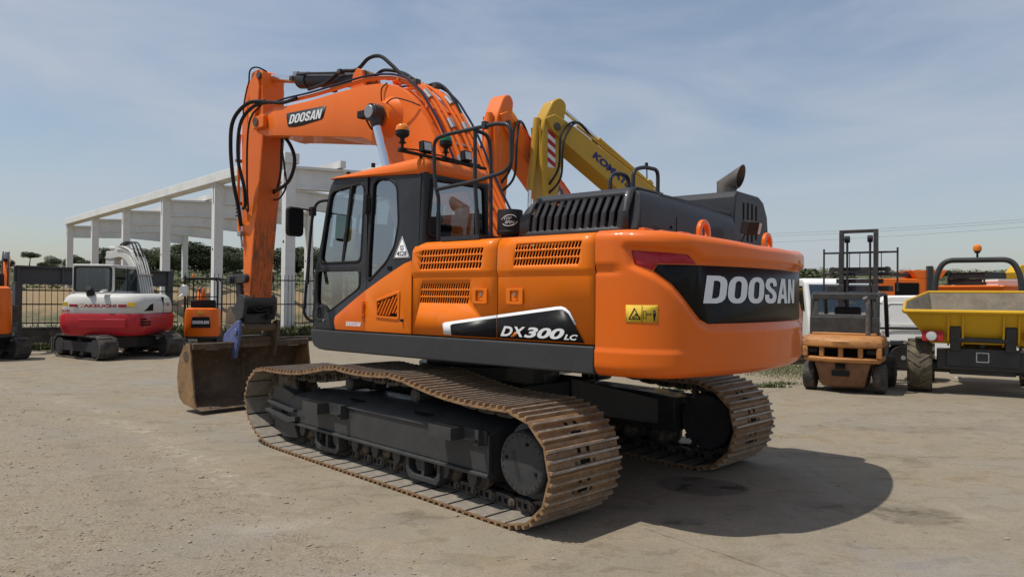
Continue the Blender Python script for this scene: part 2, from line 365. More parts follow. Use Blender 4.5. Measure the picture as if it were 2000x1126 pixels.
for sg in (1, -1):
    def T(mb, name, mats, bevel=.008, parent=None): return flip(mb, sg).build(name, mats, parent or EXC, bevel)
    f = MB()
    sec = lambda z1, z2: [(1.555, .315), (1.555, z1), (1.545, z1+.012), (1.38, z2), (1.05, z2), (1.05, .315)]
    f.loft([[(x, y, z) for y, z in sec(z1, z2)] for x, z1, z2 in ((1.56, .575, .61), (1.2, .59, .69), (.5, .60, .71), (-.6, .605, .71), (-1.3, .61, .70), (-1.69, .61, .66))])
    f.box(-1.69, 1.50, 1.545, 1.59, .285, .313); f.box(-1.64, 1.44, 1.556, 1.572, .59, .604)
    f.box(-1.69, -1.672, 1.5, 1.575, .27, .62)
    fr = T(f, 'track_frame', 'black')
    for x in (.35, -.72): T(MB().prism([(x+.13*math.cos(R(a)), 1.465+.05*math.sin(R(a))) for a in range(0, 360, 20)], 'z', .66, .668, 0), 'frame_opening', 'void', 0, fr).rotation_euler = (0, 0, 0)
    g = MB()
    g.prism([(2.03, .56), (2.06, .38), (1.98, .29), (1.94, .2), (1.76, .115), (1.42, .14), (1.49, .25), (1.50, .60), (1.8, .665), (1.97, .63)], 'y', 1.40, 1.545)
    g.prism([(2.05, .50), (2.05, .47), (1.55, .415), (1.43, .425), (1.43, .455), (1.55, .455)], 'y', 1.546, 1.60)
    g.prism([(2.06, .40), (2.06, .37), (1.55, .305), (1.36, .335), (1.36, .385), (1.55, .36)], 'y', 1.546, 1.615)
    g.box(1.66, 1.80, 1.545, 1.549, .375, .445, 1); g.prism([(2.03, .56), (2.06, .38), (1.98, .29), (1.8, .3), (1.8, .62)], 'y', 1.06, 1.20)
    T(g, 'idler_guard', ['black', 'void'])
    T(MB().lathe([(.05, 1.12), (.33, 1.13), (.385, 1.18), (.385, 1.22), (.33, 1.25), (.33, 1.35), (.385, 1.38), (.385, 1.42), (.33, 1.46), (.05, 1.48)], (2.0, 0, .455), 'y', 36), 'idler_wheel', 'roller', 0)
    s = MB(); s.lathe([(.05, 1.2), (.30, 1.21), (.30, 1.27), (.05, 1.28)], (-2.03, 0, .46), 'y', 32)
    for k in range(21):
        a = 2*math.pi*k/21; s.obox((-2.03+.325*math.cos(a), 1.245, .46+.325*math.sin(a)), (.09, .06, .05), ry=-a)
    T(s, 'sprocket', 'roller', 0)
    d = MB().lathe([(.27, 1.10), (.30, 1.28), (.30, 1.40), (.245, 1.42), (.24, 1.535), (.225, 1.552), (.03, 1.556)], (-2.03, 0, .46), 'y', 48)
    for k in range(24): a = 2*math.pi*k/24; d.cyl((-2.03+.205*math.cos(a), 1.55, .46+.205*math.sin(a)), (-2.03+.205*math.cos(a), 1.56, .46+.205*math.sin(a)), .007, 8)
    for a in (1.95, .15, 3.5): d.cyl((-2.03+.16*math.cos(a), 1.55, .46+.16*math.sin(a)), (-2.03+.16*math.cos(a), 1.561, .46+.16*math.sin(a)), .014, 8, 1)
    fd = T(d, 'final_drive_cover', ['black', 'void'], 0)
    if sg > 0: text('lettering', 'DOOSAN', flatmap((-1.955, 1.5595, .55), (-2.03, 1.5595, .345), (-1.92, 1.5595, .535)), 'grey', fd, bold=.015)
    for k in range(9):
        x = 1.36-k*.35
        r = MB().lathe([(.05, 1.06), (.075, 1.07), (.095, 1.12), (.115, 1.15), (.115, 1.19), (.088, 1.2), (.088, 1.38), (.115, 1.39), (.115, 1.43), (.095, 1.45), (.06, 1.47)], (x, 0, .235), 'y', 18)
        r.prism([(x-.06, .315), (x+.06, .315), (x+.055, .22), (x+.025, .17), (x-.025, .17), (x-.055, .22)], 'y', 1.472, 1.525, 1)
        T(r, 'track_roller', ['roller', 'black'], 0)
    for x in (.80, -.82):
        q = MB(); q.prism([(x-.24, .315), (x-.24, .15), (x-.19, .095), (x+.19, .095), (x+.24, .15), (x+.24, .315), (x+.2, .315), (x+.2, .18), (x+.15, .14), (x-.15, .14), (x-.2, .18), (x-.2, .315)], 'y', 1.42, 1.555)
        q.box(x-.02, x+.02, 1.44, 1.55, .13, .3); T(q, 'track_guide', 'black', .005)
    for x in (.586, -.53):
        T(MB().lathe([(.03, 1.05), (.072, 1.06), (.072, 1.12), (.088, 1.13), (.088, 1.16), (.07, 1.18), (.07, 1.42), (.05, 1.435)], (x, 0, .80), 'y', 20).box(x-.05, x+.05, 1.0, 1.08, .66, .84), 'carrier_roller', 'black', 0)
    for x0, x1, z0, z1, xb in ((.70, 1.0, .50, .612, .41), (-1.40, -1.11, .555, .655, -1.62)):
        q = MB(); q.box(x0, x1, 1.59, 1.72, z0, z1); q.box(x0-.28, x0, 1.57, 1.59, z0+.0, z1); q.box(xb-.02, xb+.02, 1.56, 1.64, z0-.02, z1+.005)
        q.cyl((xb, 1.62, z0+.02), (xb, 1.65, z0+.02), .015, 10, 1); q.box(x0+.01, x1-.01, 1.60, 1.71, z1, z1+.003, 1)
        T(q, 'step', ['black', 'void'], .006)

c = MB()
c.box(-.85, .85, -.80, .80, .50, .82); c.cyl((0, 0, .8), (0, 0, 1.0), .78, 40); c.cyl((0, 0, 1.0), (0, 0, 1.13), .70, 40)
for sx in (1, -1):
    for sy in (1, -1):
        c.loft([[(sx*.3, sy*.55, .5), (sx*.88, sy*.35, .5), (sx*.88, sy*.35, .86), (sx*.3, sy*.55, .86)], [(sx*.75, sy*1.06, .36), (sx*1.5, sy*1.06, .36), (sx*1.5, sy*1.06, .64), (sx*.75, sy*1.06, .66)]])
c.build('car_body', 'black', EXC, .012)
# ---- house
d = MB().box(-2.4, .95, -1.38, 1.38, 1.15, 1.355); d.box(.95, 1.15, .55, 1.38, 1.15, 1.34)
d.cyl((0, 0, 1.10), (0, 0, 1.16), .85, 40); d.cyl((-2.35, .9, 1.06), (-2.35, .9, 1.15), .06, 14); d.cyl((-1.5, .2, 1.04), (-1.5, .2, 1.15), .2, 20)
up(d, 'turntable_frame', 'rail', .01)
for sg in (1, -1):
    r = MB().prism(rpoly([(1.185, 1.345), (-2.325, 1.345), (-2.325, 1.138), (1.165, 1.143)], .0, 1)[::-1] if False else [(1.205, 1.345), (-2.328, 1.345), (-2.328, 1.138), (.95, 1.138), (1.06, 1.146), (1.14, 1.175), (1.185, 1.23)], 'y', 1.39, 1.502)
    up(flip(r, sg), 'side_rail', 'rail', .014, 3)
# side doors: profile through the shoulder
ZB, RB = 2.10, .095
def py(v):
    if v < 1.865: return 1.478, v
    if v < 1.93: t = (v-1.865)/.065; t = t*t*(3-2*t); return 1.478+.020*t, v
    if v < ZB: return 1.498-.008*(v-1.93)/(ZB-1.93), v
    a = (v-ZB)/RB
    if a < math.pi/2: return 1.490-RB*(1-math.cos(a)), ZB+RB*math.sin(a)
    return 1.490-RB-(v-ZB-RB*math.pi/2), ZB+RB+.006*math.sin(min(1, (v-ZB-.15)*3))
CV = [1.865, 1.88, 1.898, 1.915, 1.93]+[ZB+RB*math.pi/2*k/7 for k in range(8)]
VT = ZB+RB*math.pi/2+.78
def slots(x0, x1, z0, z1, rows, n, w, sh=-.3):
    out = []; rh = (z1-z0)/rows
    for r in range(rows):
        for k in range(n):
            x = x0+(x1-x0)*(k+.5)/n; zc = z0+rh*(r+.5); off = sh*(zc-(z0+z1)/2)*.35
            out.append(rrect(x-w/2+off, x+w/2+off, zc-rh*.40, zc+rh*.40, w*.42, 3, sh))
    return out
fm = lambda u, v: (u, *py(v))
p1 = usheet('side_door', [(-.345, 1.357), (-1.369, 1.357), (-1.369, VT), (-.47, VT), (-.42, 2.24), (-.375, 2.18), (-.35, 2.1)], slots(-.465, -1.215, 1.937, 2.123, 3, 21, .0235)+slots(-.452, -1.055, 1.637, 1.823, 3, 21, .0195), fm, 'orange_side', .005, CV, parent=None)
p2 = usheet('side_door', [(-1.377, 1.357), (-2.329, 1.357), (-2.329, VT), (-1.377, VT)], slots(-1.562, -2.20, 1.95, 2.137, 3, 21, .0205), fm, 'orange_side', .005, CV)
for p, x0, x1 in ((p1, -1.10, -1.265), (p2, -1.475, -1.645)):
    xm, sgn = (x0+x1)/2, (1 if p is p1 else -1)
    L = usheet('latch', rrect(x1, x0, 1.645, 1.775, .012), [rrect(xm-.045, xm+.045, 1.665, 1.755, .006)], lambda u, v: (u, 1.489, v), 'orange_side', .010, bevel=.003, parent=p)
    q = MB().box(xm-.05, xm+.05, 1.440, 1.446, 1.66, 1.76, 0); q.box(xm-.045, xm+.045, 1.4467, 1.4475, 1.665, 1.755, 1)
    q.box(min(xm, xm-sgn*.035)-.012, max(xm, xm-sgn*.035)+.006, 1.447, 1.483, 1.672, 1.748, 0); q.cyl((xm-sgn*.005, 1.483, 1.725), (xm-sgn*.005, 1.489, 1.725), .014, 14, 2)
    up(q, 'latch_handle', ['orange_side', 'void', 'steel'], parent=p)
for nm, pts, y, mt in (('decal', [(-.741, 1.455), (-.748, 1.470), (-.775, 1.478), (-1.96, 1.632), (-2.02, 1.637), (-2.06, 1.626), (-2.10, 1.598), (-2.125, 1.558), (-2.165, 1.50), (-2.13, 1.50), (-1.0, 1.37), (-.757, 1.371)], 1.4872, 'decal_white'),
                       ('decal', [(-.838, 1.445), (-.845, 1.458), (-.87, 1.466), (-1.98, 1.611), (-2.03, 1.613), (-2.062, 1.602), (-2.09, 1.58), (-2.118, 1.54), (-2.238, 1.366), (-.852, 1.366)], 1.4892, 'decal_black')):
    for x0, x1, par in ((-.3, -1.3685, p1), (-1.3775, -2.4, p2)):
        a = []
        n = len(pts)
        for i in range(n):
            A, B = pts[i], pts[(i+1) % n]; ia, ib = x1 <= A[0] <= x0, x1 <= B[0] <= x0
            if ia: a.append(A)
            for xc in ([x0, x1] if A[0] > B[0] else [x1, x0]):
                if (A[0]-xc)*(B[0]-xc) < 0: t = (xc-A[0])/(B[0]-A[0]); a.append((xc, A[1]+(B[1]-A[1])*t))
        usheet(nm, a, [], lambda u, v: (u, y, v), mt, .0008, parent=par)
ML = lambda x0, x1, z0, z1, y=1.4915: flatmap((x0, y, z0), (x1, y, z0), (x0, y, z1))
utext('lettering', 'D', ML(-1.415, -1.545, 1.385, 1.467), 'decal_white', .35, .035, p2)
utext('lettering', 'X', ML(-1.525, -1.675, 1.385, 1.467), 'decal_white', .30, .04, p2)
utext('lettering', '300', ML(-1.66, -2.055, 1.383, 1.467), 'decal_white', .30, .035, p2)
utext('lettering', 'LC', ML(-2.05, -2.178, 1.383, 1.425), 'decal_white', .30, .035, p2)
usheet('decal', [(-1.528, 1.383), (-1.555, 1.383), (-1.592, 1.415), (-1.572, 1.425)], [], lambda u, v: (u, 1.4925, v), 'orange_side', .0008, parent=p2)
# corner panel behind the cab door, with its louvred opening
sw = [(-.338, 2.028), (-.24, 2.005), (-.143, 1.965), (.05, 1.88), (.318, 1.754), (.318, 1.357), (-.338, 1.357)]
G4 = [(.163, 1.668), (-.188, 1.758), (-.180, 1.478), (.160, 1.492)]
Gi = [(.135, 1.648), (-.160, 1.725), (-.155, 1.505), (.132, 1.515)]
cp_ = usheet('corner_panel', sw, [Gi], lambda u, v: (u, 1.485, v), 'orange_side', .012, bevel=.003)
fr_ = usheet('louvre_frame', rpoly(G4, .03), [Gi], lambda u, v: (u, 1.496, v), 'orange_side', .010, bevel=.003, parent=cp_)
q = MB()
for k in range(9):
    x = .17-k*.042
    q.obox((x-.03, 1.472, 1.61), (.016, .05, .34), ry=R(-35), rz=0)
q.v = [v for v in q.v]
bmq = q
def clip_poly(mb):
    return mb
lv = MB()
for k in range(10):
    a = .20-k*.043          # slanted bars clipped to the opening
    z_lo, z_hi = 1.512+.003*k*0, 1.66
    pts = []
    for t in range(13):
        z = 1.50+.24*t/12; x = a-(z-1.50)*.62
        zt = 1.648+(x-.135)/(-.295)*.077; zb = 1.515-(x-.132)*.03
        if -.158 < x < .134 and zb <= z <= zt: pts.append((x, z))
    if len(pts) > 1:
        (xa, za), (xb, zb2) = pts[0], pts[-1]
        lv.prism([(xa-.009, za), (xa+.009, za), (xb+.009, zb2), (xb-.009, zb2)], 'y', 1.466, 1.494)
up(lv, 'louvre', 'orange_side', .002, parent=cp_)
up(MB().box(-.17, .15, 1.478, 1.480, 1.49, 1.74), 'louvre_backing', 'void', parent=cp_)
up(MB().cyl((-.225, 1.48, 1.478), (-.225, 1.515, 1.478), .014, 12), 'door_stop', 'rubber', parent=cp_)
# right-hand side, tank and inner shell
q = MB(); q.prism([(-1.49, 1.357), (-1.49, 2.10), (-1.46, 2.17), (-1.38, 2.195), (-.62, 2.195), (-.62, 1.357)], 'x', -2.329, -.25)
up(q, 'side_panel', 'orange_side', .01)
q = MB().box(-.22, .95, -1.47, -.62, 1.36, 2.12); up(q, 'fuel_tank', 'orange_side', .05, 3)
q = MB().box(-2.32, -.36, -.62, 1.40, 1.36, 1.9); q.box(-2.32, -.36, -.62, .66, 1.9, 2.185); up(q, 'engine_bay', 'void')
# ---- counterweight
RT_, THC = 3.2, R(22.3)
arc = [(-RT_*math.cos(t*THC/60), RT_*math.sin(t*THC/60)) for t in range(61)]
e = arc[-1]; k_ = (1.493-e[1])/math.cos(THC); mid = (e[0]+math.sin(THC)*k_, 1.493); en = (-2.55, 1.493)
B1, B2, en = (e[0]+math.sin(THC)*.20, e[1]+math.cos(THC)*.20), (-2.68, 1.493), (-2.42, 1.493)
OUT = arc+[tuple((1-t)**3*e[c]+3*t*(1-t)**2*B1[c]+3*t*t*(1-t)*B2[c]+t**3*en[c] for c in (0, 1)) for t in [i/30 for i in range(1, 31)]]+[(-2.335, 1.493)]
OS = [0]
for a, b in zip(OUT, OUT[1:]): OS.append(OS[-1]+math.hypot(b[0]-a[0], b[1]-a[1]))
SMAX = OS[-1]
def outl(s):
    a = min(abs(s), SMAX-1e-6); i = 1
    lo, hi = 0, len(OS)-1
    while hi-lo > 1:
        md = (lo+hi)//2
        if OS[md] <= a: lo = md
        else: hi = md
    A, B = OUT[lo], OUT[lo+1]; f = (a-OS[lo])/(OS[lo+1]-OS[lo]); q = Vector((A[0]+(B[0]-A[0])*f, A[1]+(B[1]-A[1])*f))
    def tn(j): j = max(1, min(len(OUT)-2, j)); t = Vector((OUT[j+1][0]-OUT[j-1][0], OUT[j+1][1]-OUT[j-1][1])); return Vector((-t.y, t.x)).normalized()
    n = tn(lo).lerp(tn(lo+1), f).normalized()
    if n.dot(q) < 0: n = -n
    if s < 0: q.y *= -1; n.y *= -1
    return q, n
REC = [(1.715, 2.062), (1.25, 2.032), (1.165, 1.965), (.9, 1.958), (-.9, 1.958), (-1.165, 1.965), (-1.25, 2.032), (-1.715, 2.062), (-1.685, 1.95), (-1.53, 1.885), (-1.39, 1.795), (-1.24, 1.645), (-1.14, 1.545), (-1.05, 1.508), (1.05, 1.508), (1.14, 1.545), (1.24, 1.645), (1.39, 1.795), (1.53, 1.885), (1.685, 1.95)]
def sdist(px, pz, P):
    ins = False; best = 9; n = len(P)
    for i in range(n):
        x0, z0 = P[i]; x1, z1 = P[(i+1) % n]
        if (z0 > pz) != (z1 > pz) and px < (x1-x0)*(pz-z0)/(z1-z0)+x0: ins = not ins
        dx, dz = x1-x0, z1-z0; t = max(0, min(1, ((px-x0)*dx+(pz-z0)*dz)/(dx*dx+dz*dz))); best = min(best, (px-x0-t*dx)**2+(pz-z0-t*dz)**2)
    return -math.sqrt(best) if ins else math.sqrt(best)
sst = lambda a, b, x: (lambda t: t*t*(3-2*t))(max(0, min(1, (x-a)/(b-a))))
def cwoff(s, z):
    o = -.034*sst(.042, -.002, sdist(s, z, REC)) if 1.4 < z < 2.12 else 0
    a = abs(s); zb = 2.075+(1.99-2.075)*sst(1.27, 1.10, a)
    o += .010*sst(zb-.012, zb+.022, z)*sst(1.80, 1.66, a)
    o += .012*sst(1.335, 1.315, z)*sst(1.25, 1.40, a)
    if 1.84 < z < 1.95: o -= .012*math.exp(-((z-1.895)/.016)**2)*sst(1.74, 1.84, a)
    if z > 1.93: o += .012*sst(1.93, 1.96, z)*sst(1.74, 1.84, a)
    return o
PROF = [(1.128, .30), (1.130, .14), (1.135, .09), (1.147, .052), (1.168, .024), (1.195, .008)]
def cwrow(z):
    ins = 0
    if z < 1.22: ins = .10*(1-math.sqrt(max(0, 1-((1.22-z)/.092)**2)))
    if z > 2.125: ins = .085*(1-math.sqrt(max(0, 1-((z-2.125)/.0795)**2)))
    return ins
def cwpos(s, z, off=0):
    q, n = outl(s); o = cwoff(s, z)+off-cwrow(z)
    zz = z-.075*max(0, min(1, (1.75-abs(s))/1.35))*sst(1.97, 2.2, z)
    return (q.x+n.x*o, q.y+n.y*o, zz)
SS = [-SMAX+2*SMAX*i/190 for i in range(191)]
ZZ = [1.128, 1.132, 1.14, 1.152, 1.168, 1.188, 1.21]+[1.235+i*.0165 for i in range(53)]+[2.12, 2.137, 2.155, 2.172, 2.186, 2.197, 2.204]
b = MB()
rows = []
rows.append([(cwpos(s, 1.128, -.25)[0]+.2, cwpos(s, 1.128, -.25)[1]*.9, 1.128) for s in SS])
for z in ZZ: rows.append([cwpos(s, z) for s in SS])
rows.append([cwpos(s, 2.2045, -.25)[:2]+(cwpos(s, 2.204)[2]+.004,) for s in SS])
rows.append([(-2.335, cwpos(s, 2.2045, -.25)[1]*.95, 2.208-.035*max(0, min(1, (1.75-abs(s))/1.35))) for s in SS])
n = len(SS)
b.add([p for g in rows for p in g], [(i*n+k, i*n+k+1, (i+1)*n+k+1, (i+1)*n+k) for i in range(len(rows)-1) for k in range(n-1)])
b.box(-2.45, -2.336, -1.42, 1.42, 1.2, 2.18)
CW = up(b, 'counterweight', 'orange', sharp=60)
su = [i*.05 for i in range(-36, 37)]
def csheet(nm, pts, mt, off=.003, th=.002, cuts=su, par=None): return usheet(nm, pts, [], lambda u, v: cwpos(u, v, off), mt, th, [], cuts, parent=par or CW, sharp=.4)
BK = [(1.500, 1.945), (1.15, 1.945), (-1.15, 1.945), (-1.500, 1.945), (-1.532, 1.9), (-1.39, 1.806), (-1.24, 1.66), (-1.135, 1.557), (-1.05, 1.522), (1.05, 1.522), (1.135, 1.557), (1.24, 1.66), (1.39, 1.806), (1.532, 1.90)]
csheet('decal', BK, 'decal_black', .004)
for sg in (1, -1): csheet('reflector', [(sg*x, z) for x, z in [(1.70, 2.048), (1.255, 2.02), (1.17, 1.953), (1.498, 1.953), (1.54, 1.905), (1.677, 1.953)]], 'red', .005)
logo('lettering', 'DOOSAN', lambda u, v: cwpos(1.105-1.535*u-.037*v+.03*u*v, 1.671+.203*v, .0085), 'letter', CW)
stk = csheet('warning_sticker', [(1.727, 1.656), (1.50, 1.656), (1.50, 1.532), (1.727, 1.532)], 'yellow_sticker', .003)
def csym(pts, nm='symbol', o=.0055): csheet(nm, pts, 'decal_black', o, .0012, [], stk)
def cstroke(p, w=.004):
    for (x0, z0), (x1, z1) in zip(p, p[1:]):
        d = Vector((x1-x0, z1-z0)).normalized(); nn = Vector((-d.y, d.x))*w/2; e2 = d*w*.3
        csym([(x0+nn.x-e2.x, z0+nn.y-e2.y), (x1+nn.x+e2.x, z1+nn.y+e2.y), (x1-nn.x+e2.x, z1-nn.y+e2.y), (x0-nn.x-e2.x, z0-nn.y-e2.y)])
cstroke([(1.703, 1.556), (1.663, 1.633), (1.623, 1.556), (1.703, 1.556)], .007)
cstroke([(1.61, 1.533), (1.61, 1.655)], .0025)
cstroke([(1.68, 1.570), (1.655, 1.585), (1.645, 1.60)], .006); cstroke([(1.675, 1.563), (1.645, 1.570)], .005); cstroke([(1.64, 1.58), (1.66, 1.595)], .005)
cstroke([(1.600, 1.560), (1.600, 1.615), (1.58, 1.615), (1.58, 1.560), (1.60, 1.560)], .003)
cstroke([(1.574, 1.59), (1.545, 1.59)], .005); csym([(1.576, 1.59), (1.566, 1.598), (1.566, 1.582)]); csym([(1.542, 1.59), (1.552, 1.598), (1.552, 1.582)])
csym([(1.533, 1.605), (1.513, 1.605), (1.513, 1.585), (1.518, 1.565), (1.518, 1.545), (1.528, 1.545), (1.528, 1.565), (1.533, 1.585)]); csym([(1.523+.007*math.cos(R(a)), 1.614+.007*math.sin(R(a))) for a in range(0, 360, 45)])
for yc, xx in ((.62, -2.78), (-.78, -2.78)):
    zt = 2.225
    oo = [(yc+.105, zt-.11), (yc+.105, zt)]+[(yc+.105*math.cos(R(a)), zt+.105*math.sin(R(a))) for a in range(15, 166, 15)]+[(yc-.105, zt), (yc-.105, zt-.11)]
    hh = [(yc+.058*math.cos(R(a)), zt+.005+.058*math.sin(R(a))) for a in range(0, 360, 24)]
    usheet('lifting_eye', oo, [hh], lambda u, v: (xx, u, v), 'orange', .036, bevel=.006)
for y0, y1, x in ((1.16, 1.30, -2.58), (.95, 1.06, -2.6), (.7, .86, -2.66), (.05, .2, -2.7), (-.35, -.2, -2.7)):
    up(MB().box(x-.05, x, y0, y1, 2.15, 2.222 if y0 > .5 else 2.185), 'bracket', 'orange', .004)
# ---- engine hood
HB = 1.262
hz = lambda v: v
def hood_map(u, v):       # left side of the hood: u along x, v up the wall and over the top bend
    if v < 2.36: return (u, HB, v)
    if v < 2.53: t = (v-2.36)/.17; return (u, HB-.075*t, 2.36+.152*t)
    a = (v-2.53)/.045
    if a < 1.2: return (u, HB-.075-.045*math.sin(a)*.9-.01*a, 2.512+.045*(1-math.cos(a))*.0+.036*math.sin(a*1.3))
    return (u, HB-.129-(v-2.53-.054), 2.548)
HX = [(-1.425, 2.20), (-1.432, 2.36), (-1.47, 2.45), (-1.545, 2.535), (-1.555, 3.0), (-2.475, 3.0), (-2.475, 2.20)]
hs = []
for k in range(12):
    x = -1.555-k*.0742
    hs.append(rrect(x-.0165, x+.0165, 2.245, 2.505, .016, 4, -.10))
HD = usheet('engine_hood', HX, hs, hood_map, 'grey', .016, [2.36, 2.53, 2.54, 2.55, 2.562, 2.574, 2.585], bevel=0, sharp=25)
q = MB(); rp_ = [(-2.562, 2.2), (-2.562, 2.355), (-2.515, 2.495), (-2.495, 2.525), (-2.46, 2.545), (-2.40, 2.547), (-2.40, 2.2)]
yl = lambda z: HB-.004 if z < 2.36 else HB-.004-.078*(z-2.36)/.152 if z < 2.52 else HB-.118
k = len(rp_); q.add([(x, yl(z), z) for x, z in rp_]+[(x, .65, z) for x, z in rp_]+[(x-.004, -.62, z-.03*(z > 2.3)) for x, z in rp_], [(r_*k+i, r_*k+(i+1) % k, (r_+1)*k+(i+1) % k, (r_+1)*k+i) for r_ in (0, 1) for i in range(k)]+[tuple(range(k)), tuple(range(2*k, 3*k))])
up(q, 'rear_cover', 'grey', .028, 4, 40)
up(MB().box(-2.5645, -2.50, .648, .654, 2.2, 2.36).cyl((-2.56, .75, 2.27), (-2.57, .75, 2.27), .012, 10), 'cover_seam', 'void')
q = MB().box(-2.49, -1.50, -.62, 1.15, 2.19, 2.20); q.box(-2.5, -1.56, -.6, .80, 2.50, 2.54); q.box(-1.52, -1.43, -.6, 1.2, 2.2, 2.40); up(q, 'hood_floor', 'grey', .01)
up(MB().box(-2.47, -1.50, .70, .72, 2.2, 2.54).box(-1.56, -1.54, .7, 1.2, 2.2, 2.5), 'hood_blackout', 'void')  # added black walls behind the slots, so the hood inside reads dark
q = MB()
for k in range(12): q.box(-1.50-k*.085, -1.47-k*.085, .9, 1.0, 2.22, 2.42)
q.cyl((-1.5, .95, 2.3), (-2.4, .95, 2.3), .04, 12, 1); up(q, 'radiator', ['void', 'link'])
# exhaust side cover
def ring(sx, sy, z, cy=-1.09): return None
q = MB().prism([(-.63, 2.2), (-.63, 2.50), (-.66, 2.68), (-.72, 2.745), (-1.27, 2.745), (-1.40, 2.70), (-1.51, 2.56), (-1.535, 2.42), (-1.535, 2.2)], 'x', -2.52, -1.75)
q.prism([(-.6, 2.2), (-.6, 2.62), (-.9, 2.66), (-1.4, 2.6), (-1.5, 2.2)], 'x', -1.75, -1.1)
for y in (-.63, -.75, -.85): q.box(-2.1, -2.0, y-.02, y+.02, 2.5, 2.62)
SC_ = up(q, 'silencer_cover', 'grey', .035, 3)
for k, (y, z0, z1) in enumerate(((-.86, 2.36, 2.64), (-.97, 2.27, 2.65), (-1.08, 2.27, 2.65), (-1.19, 2.3, 2.64))):
    up(MB().box(-2.523, -2.5205, y-.017, y+.017, z0, z1), 'vent_slot', 'void', parent=SC_)
# exhaust elbow with slanted mouth
E_ = MB(); n = 32; rings = []; TT = [2*math.pi*k/n for k in range(n)]
rings.append([Vector((-2.29+.098*math.cos(t), -1.0+.098*math.sin(t), 2.70)) for t in TT])
rings.append([Vector((-2.29+.098*math.cos(t), -1.0+.098*math.sin(t), 2.85+.045*math.cos(t))) for t in TT])
rings.append([Vector((-2.435-.030*math.cos(t), -1.0+.10*math.sin(t), 2.928+.115*math.cos(t))) for t in TT])
inner = [[p.lerp(sum(g, Vector())/n, .07) for p in g] for g in rings[::-1]]
E_.loft(rings+inner, 0, False)
up(E_, 'exhaust_pipe', 'exhaust', sharp=30)
up(MB().cyl((-2.29, -1.0, 2.68), (-2.29, -1.0, 2.74), .085, 20), 'exhaust_bore', 'void')
# work light and bolts on the rear right
q = MB().obox((-2.72, -.5, 2.36), (.10, .13, .12), rz=R(-25), ry=R(-15)); q.cyl((-2.66, -.42, 2.2), (-2.68, -.46, 2.30), .018, 8)
wl = up(q, 'work_light', 'rubber', .012); up(MB().obox((-2.772, -.525, 2.35), (.006, .11, .10), rz=R(-25), ry=R(-15)), 'lens', 'glass_lamp', parent=wl)
# hoops on the hood
for pts in ([(-2.02, .79, 2.54), (-2.02, .79, 2.74), (-2.02, .66, 2.775), (-2.03, .50, 2.765), (-2.03, .50, 2.54)],
            [(-2.28, .86, 2.54), (-2.28, .86, 2.745), (-2.29, .70, 2.79), (-2.29, .46, 2.80), (-2.29, .46, 2.54)]):
    up(MB().tube(bend(pts, .07), .0165, 12), 'grab_hoop', 'grey')
up(MB().tube([(-2.29, .66, 2.79), (-2.29, .66, 2.83)], .014, 8).tube([(-2.29, .655, 2.79), (-2.29, .65, 2.70)], .005, 6), 'cable_clip', 'rubber')
# pre-cleaner
q = MB().lathe([(.085, 2.20), (.085, 2.27), (.118, 2.275), (.122, 2.30), (.118, 2.305), (.118, 2.492), (.112, 2.503), (.02, 2.506)], (-1.0, .88, 0), 'z', 36)
PC = up(q, 'air_precleaner', 'rubber')
def cyl_map(cx_, cy_, r, a0, a1, z0, z1): return lambda u, v: (cx_+r*math.cos(a0+(a1-a0)*u), cy_+r*math.sin(a0+(a1-a0)*u), z0+(z1-z0)*v)
va = math.atan2(5.936-.88, -5.197+1.0)
utext('lettering', 'TOP', cyl_map(-1.0, .88, .1195, va-.50, va+.12, 2.405, 2.432), 'decal_white', .3, .02, PC)
utext('lettering', 'SPIN', cyl_map(-1.0, .88, .1195, va-.42, va+.35, 2.368, 2.395), 'decal_white', .3, .02, PC)
for a0_, z0_, fl in ((va-.1, 2.40, 1), (va, 2.395, -1)):
    up(MB().tube([(-1.0+.1195*math.cos(a0_+.62*math.cos(t)), .88+.1195*math.sin(a0_+.62*math.cos(t)), z0_+.012*math.cos(t)*1+.046*math.sin(t)) for t in [R(20+fl*0+k*14)+(0 if fl > 0 else math.pi) for k in range(11)]], .0035, 6), 'emblem_stroke', 'decal_white', parent=PC)
# ---- cab
CY = 1.452
CAB = [(-.41, 2.86), (-.41, 1.36), (1.165, 1.352), (1.20, 1.42), (1.208, 1.48), (1.172, 1.92), (1.072, 2.28), (.978, 2.74), (.94, 2.84), (.88, 2.898), (.32, 2.905), (-.02, 2.88)]
W_UP = rpoly([(.935, 2.775), (.43, 2.822), (.385, 2.76), (.41, 2.035), (1.08, 2.032), (1.01, 2.43)], .07)
W_Q = rpoly([(.262, 2.80), (.20, 2.838), (.01, 2.815), (-.09, 2.745), (-.128, 2.39), (-.08, 2.17), (.03, 2.025), (.30, 1.835), (.292, 2.1)], .05)
W_LO = rpoly([(1.125, 1.955), (.42, 1.952), (.425, 1.782), (.935, 1.528), (1.015, 1.595), (1.13, 1.61)], .04)
cl = usheet('cab_side', CAB, [W_UP, W_Q, W_LO], lambda u, v: (u, CY-.03*max(0, v-2.1), v), 'grey', .045, [2.1, 2.5], bevel=.010)
for nm, hole in (('door_window', W_UP), ('rear_quarter_window', W_Q), ('lower_window', W_LO)):
    cx0, cz0 = sum(p[0] for p in hole)/len(hole), sum(p[1] for p in hole)/len(hole)
    big = [(cx0+(x-cx0)*1.02, cz0+(z-cz0)*1.02) for x, z in hole]; sm = [(cx0+(x-cx0)*.955, cz0+(z-cz0)*.965) for x, z in hole]
    usheet(nm, big, [], lambda u, v: (u, CY+.004-.03*max(0, v-2.1), v), 'glass', 0, [2.1, 2.5], parent=cl)
    usheet('window_seal', big, [sm], lambda u, v: (u, CY+.020-.03*max(0, v-2.1), v), 'rubber', .014, [2.1, 2.5], parent=cl)
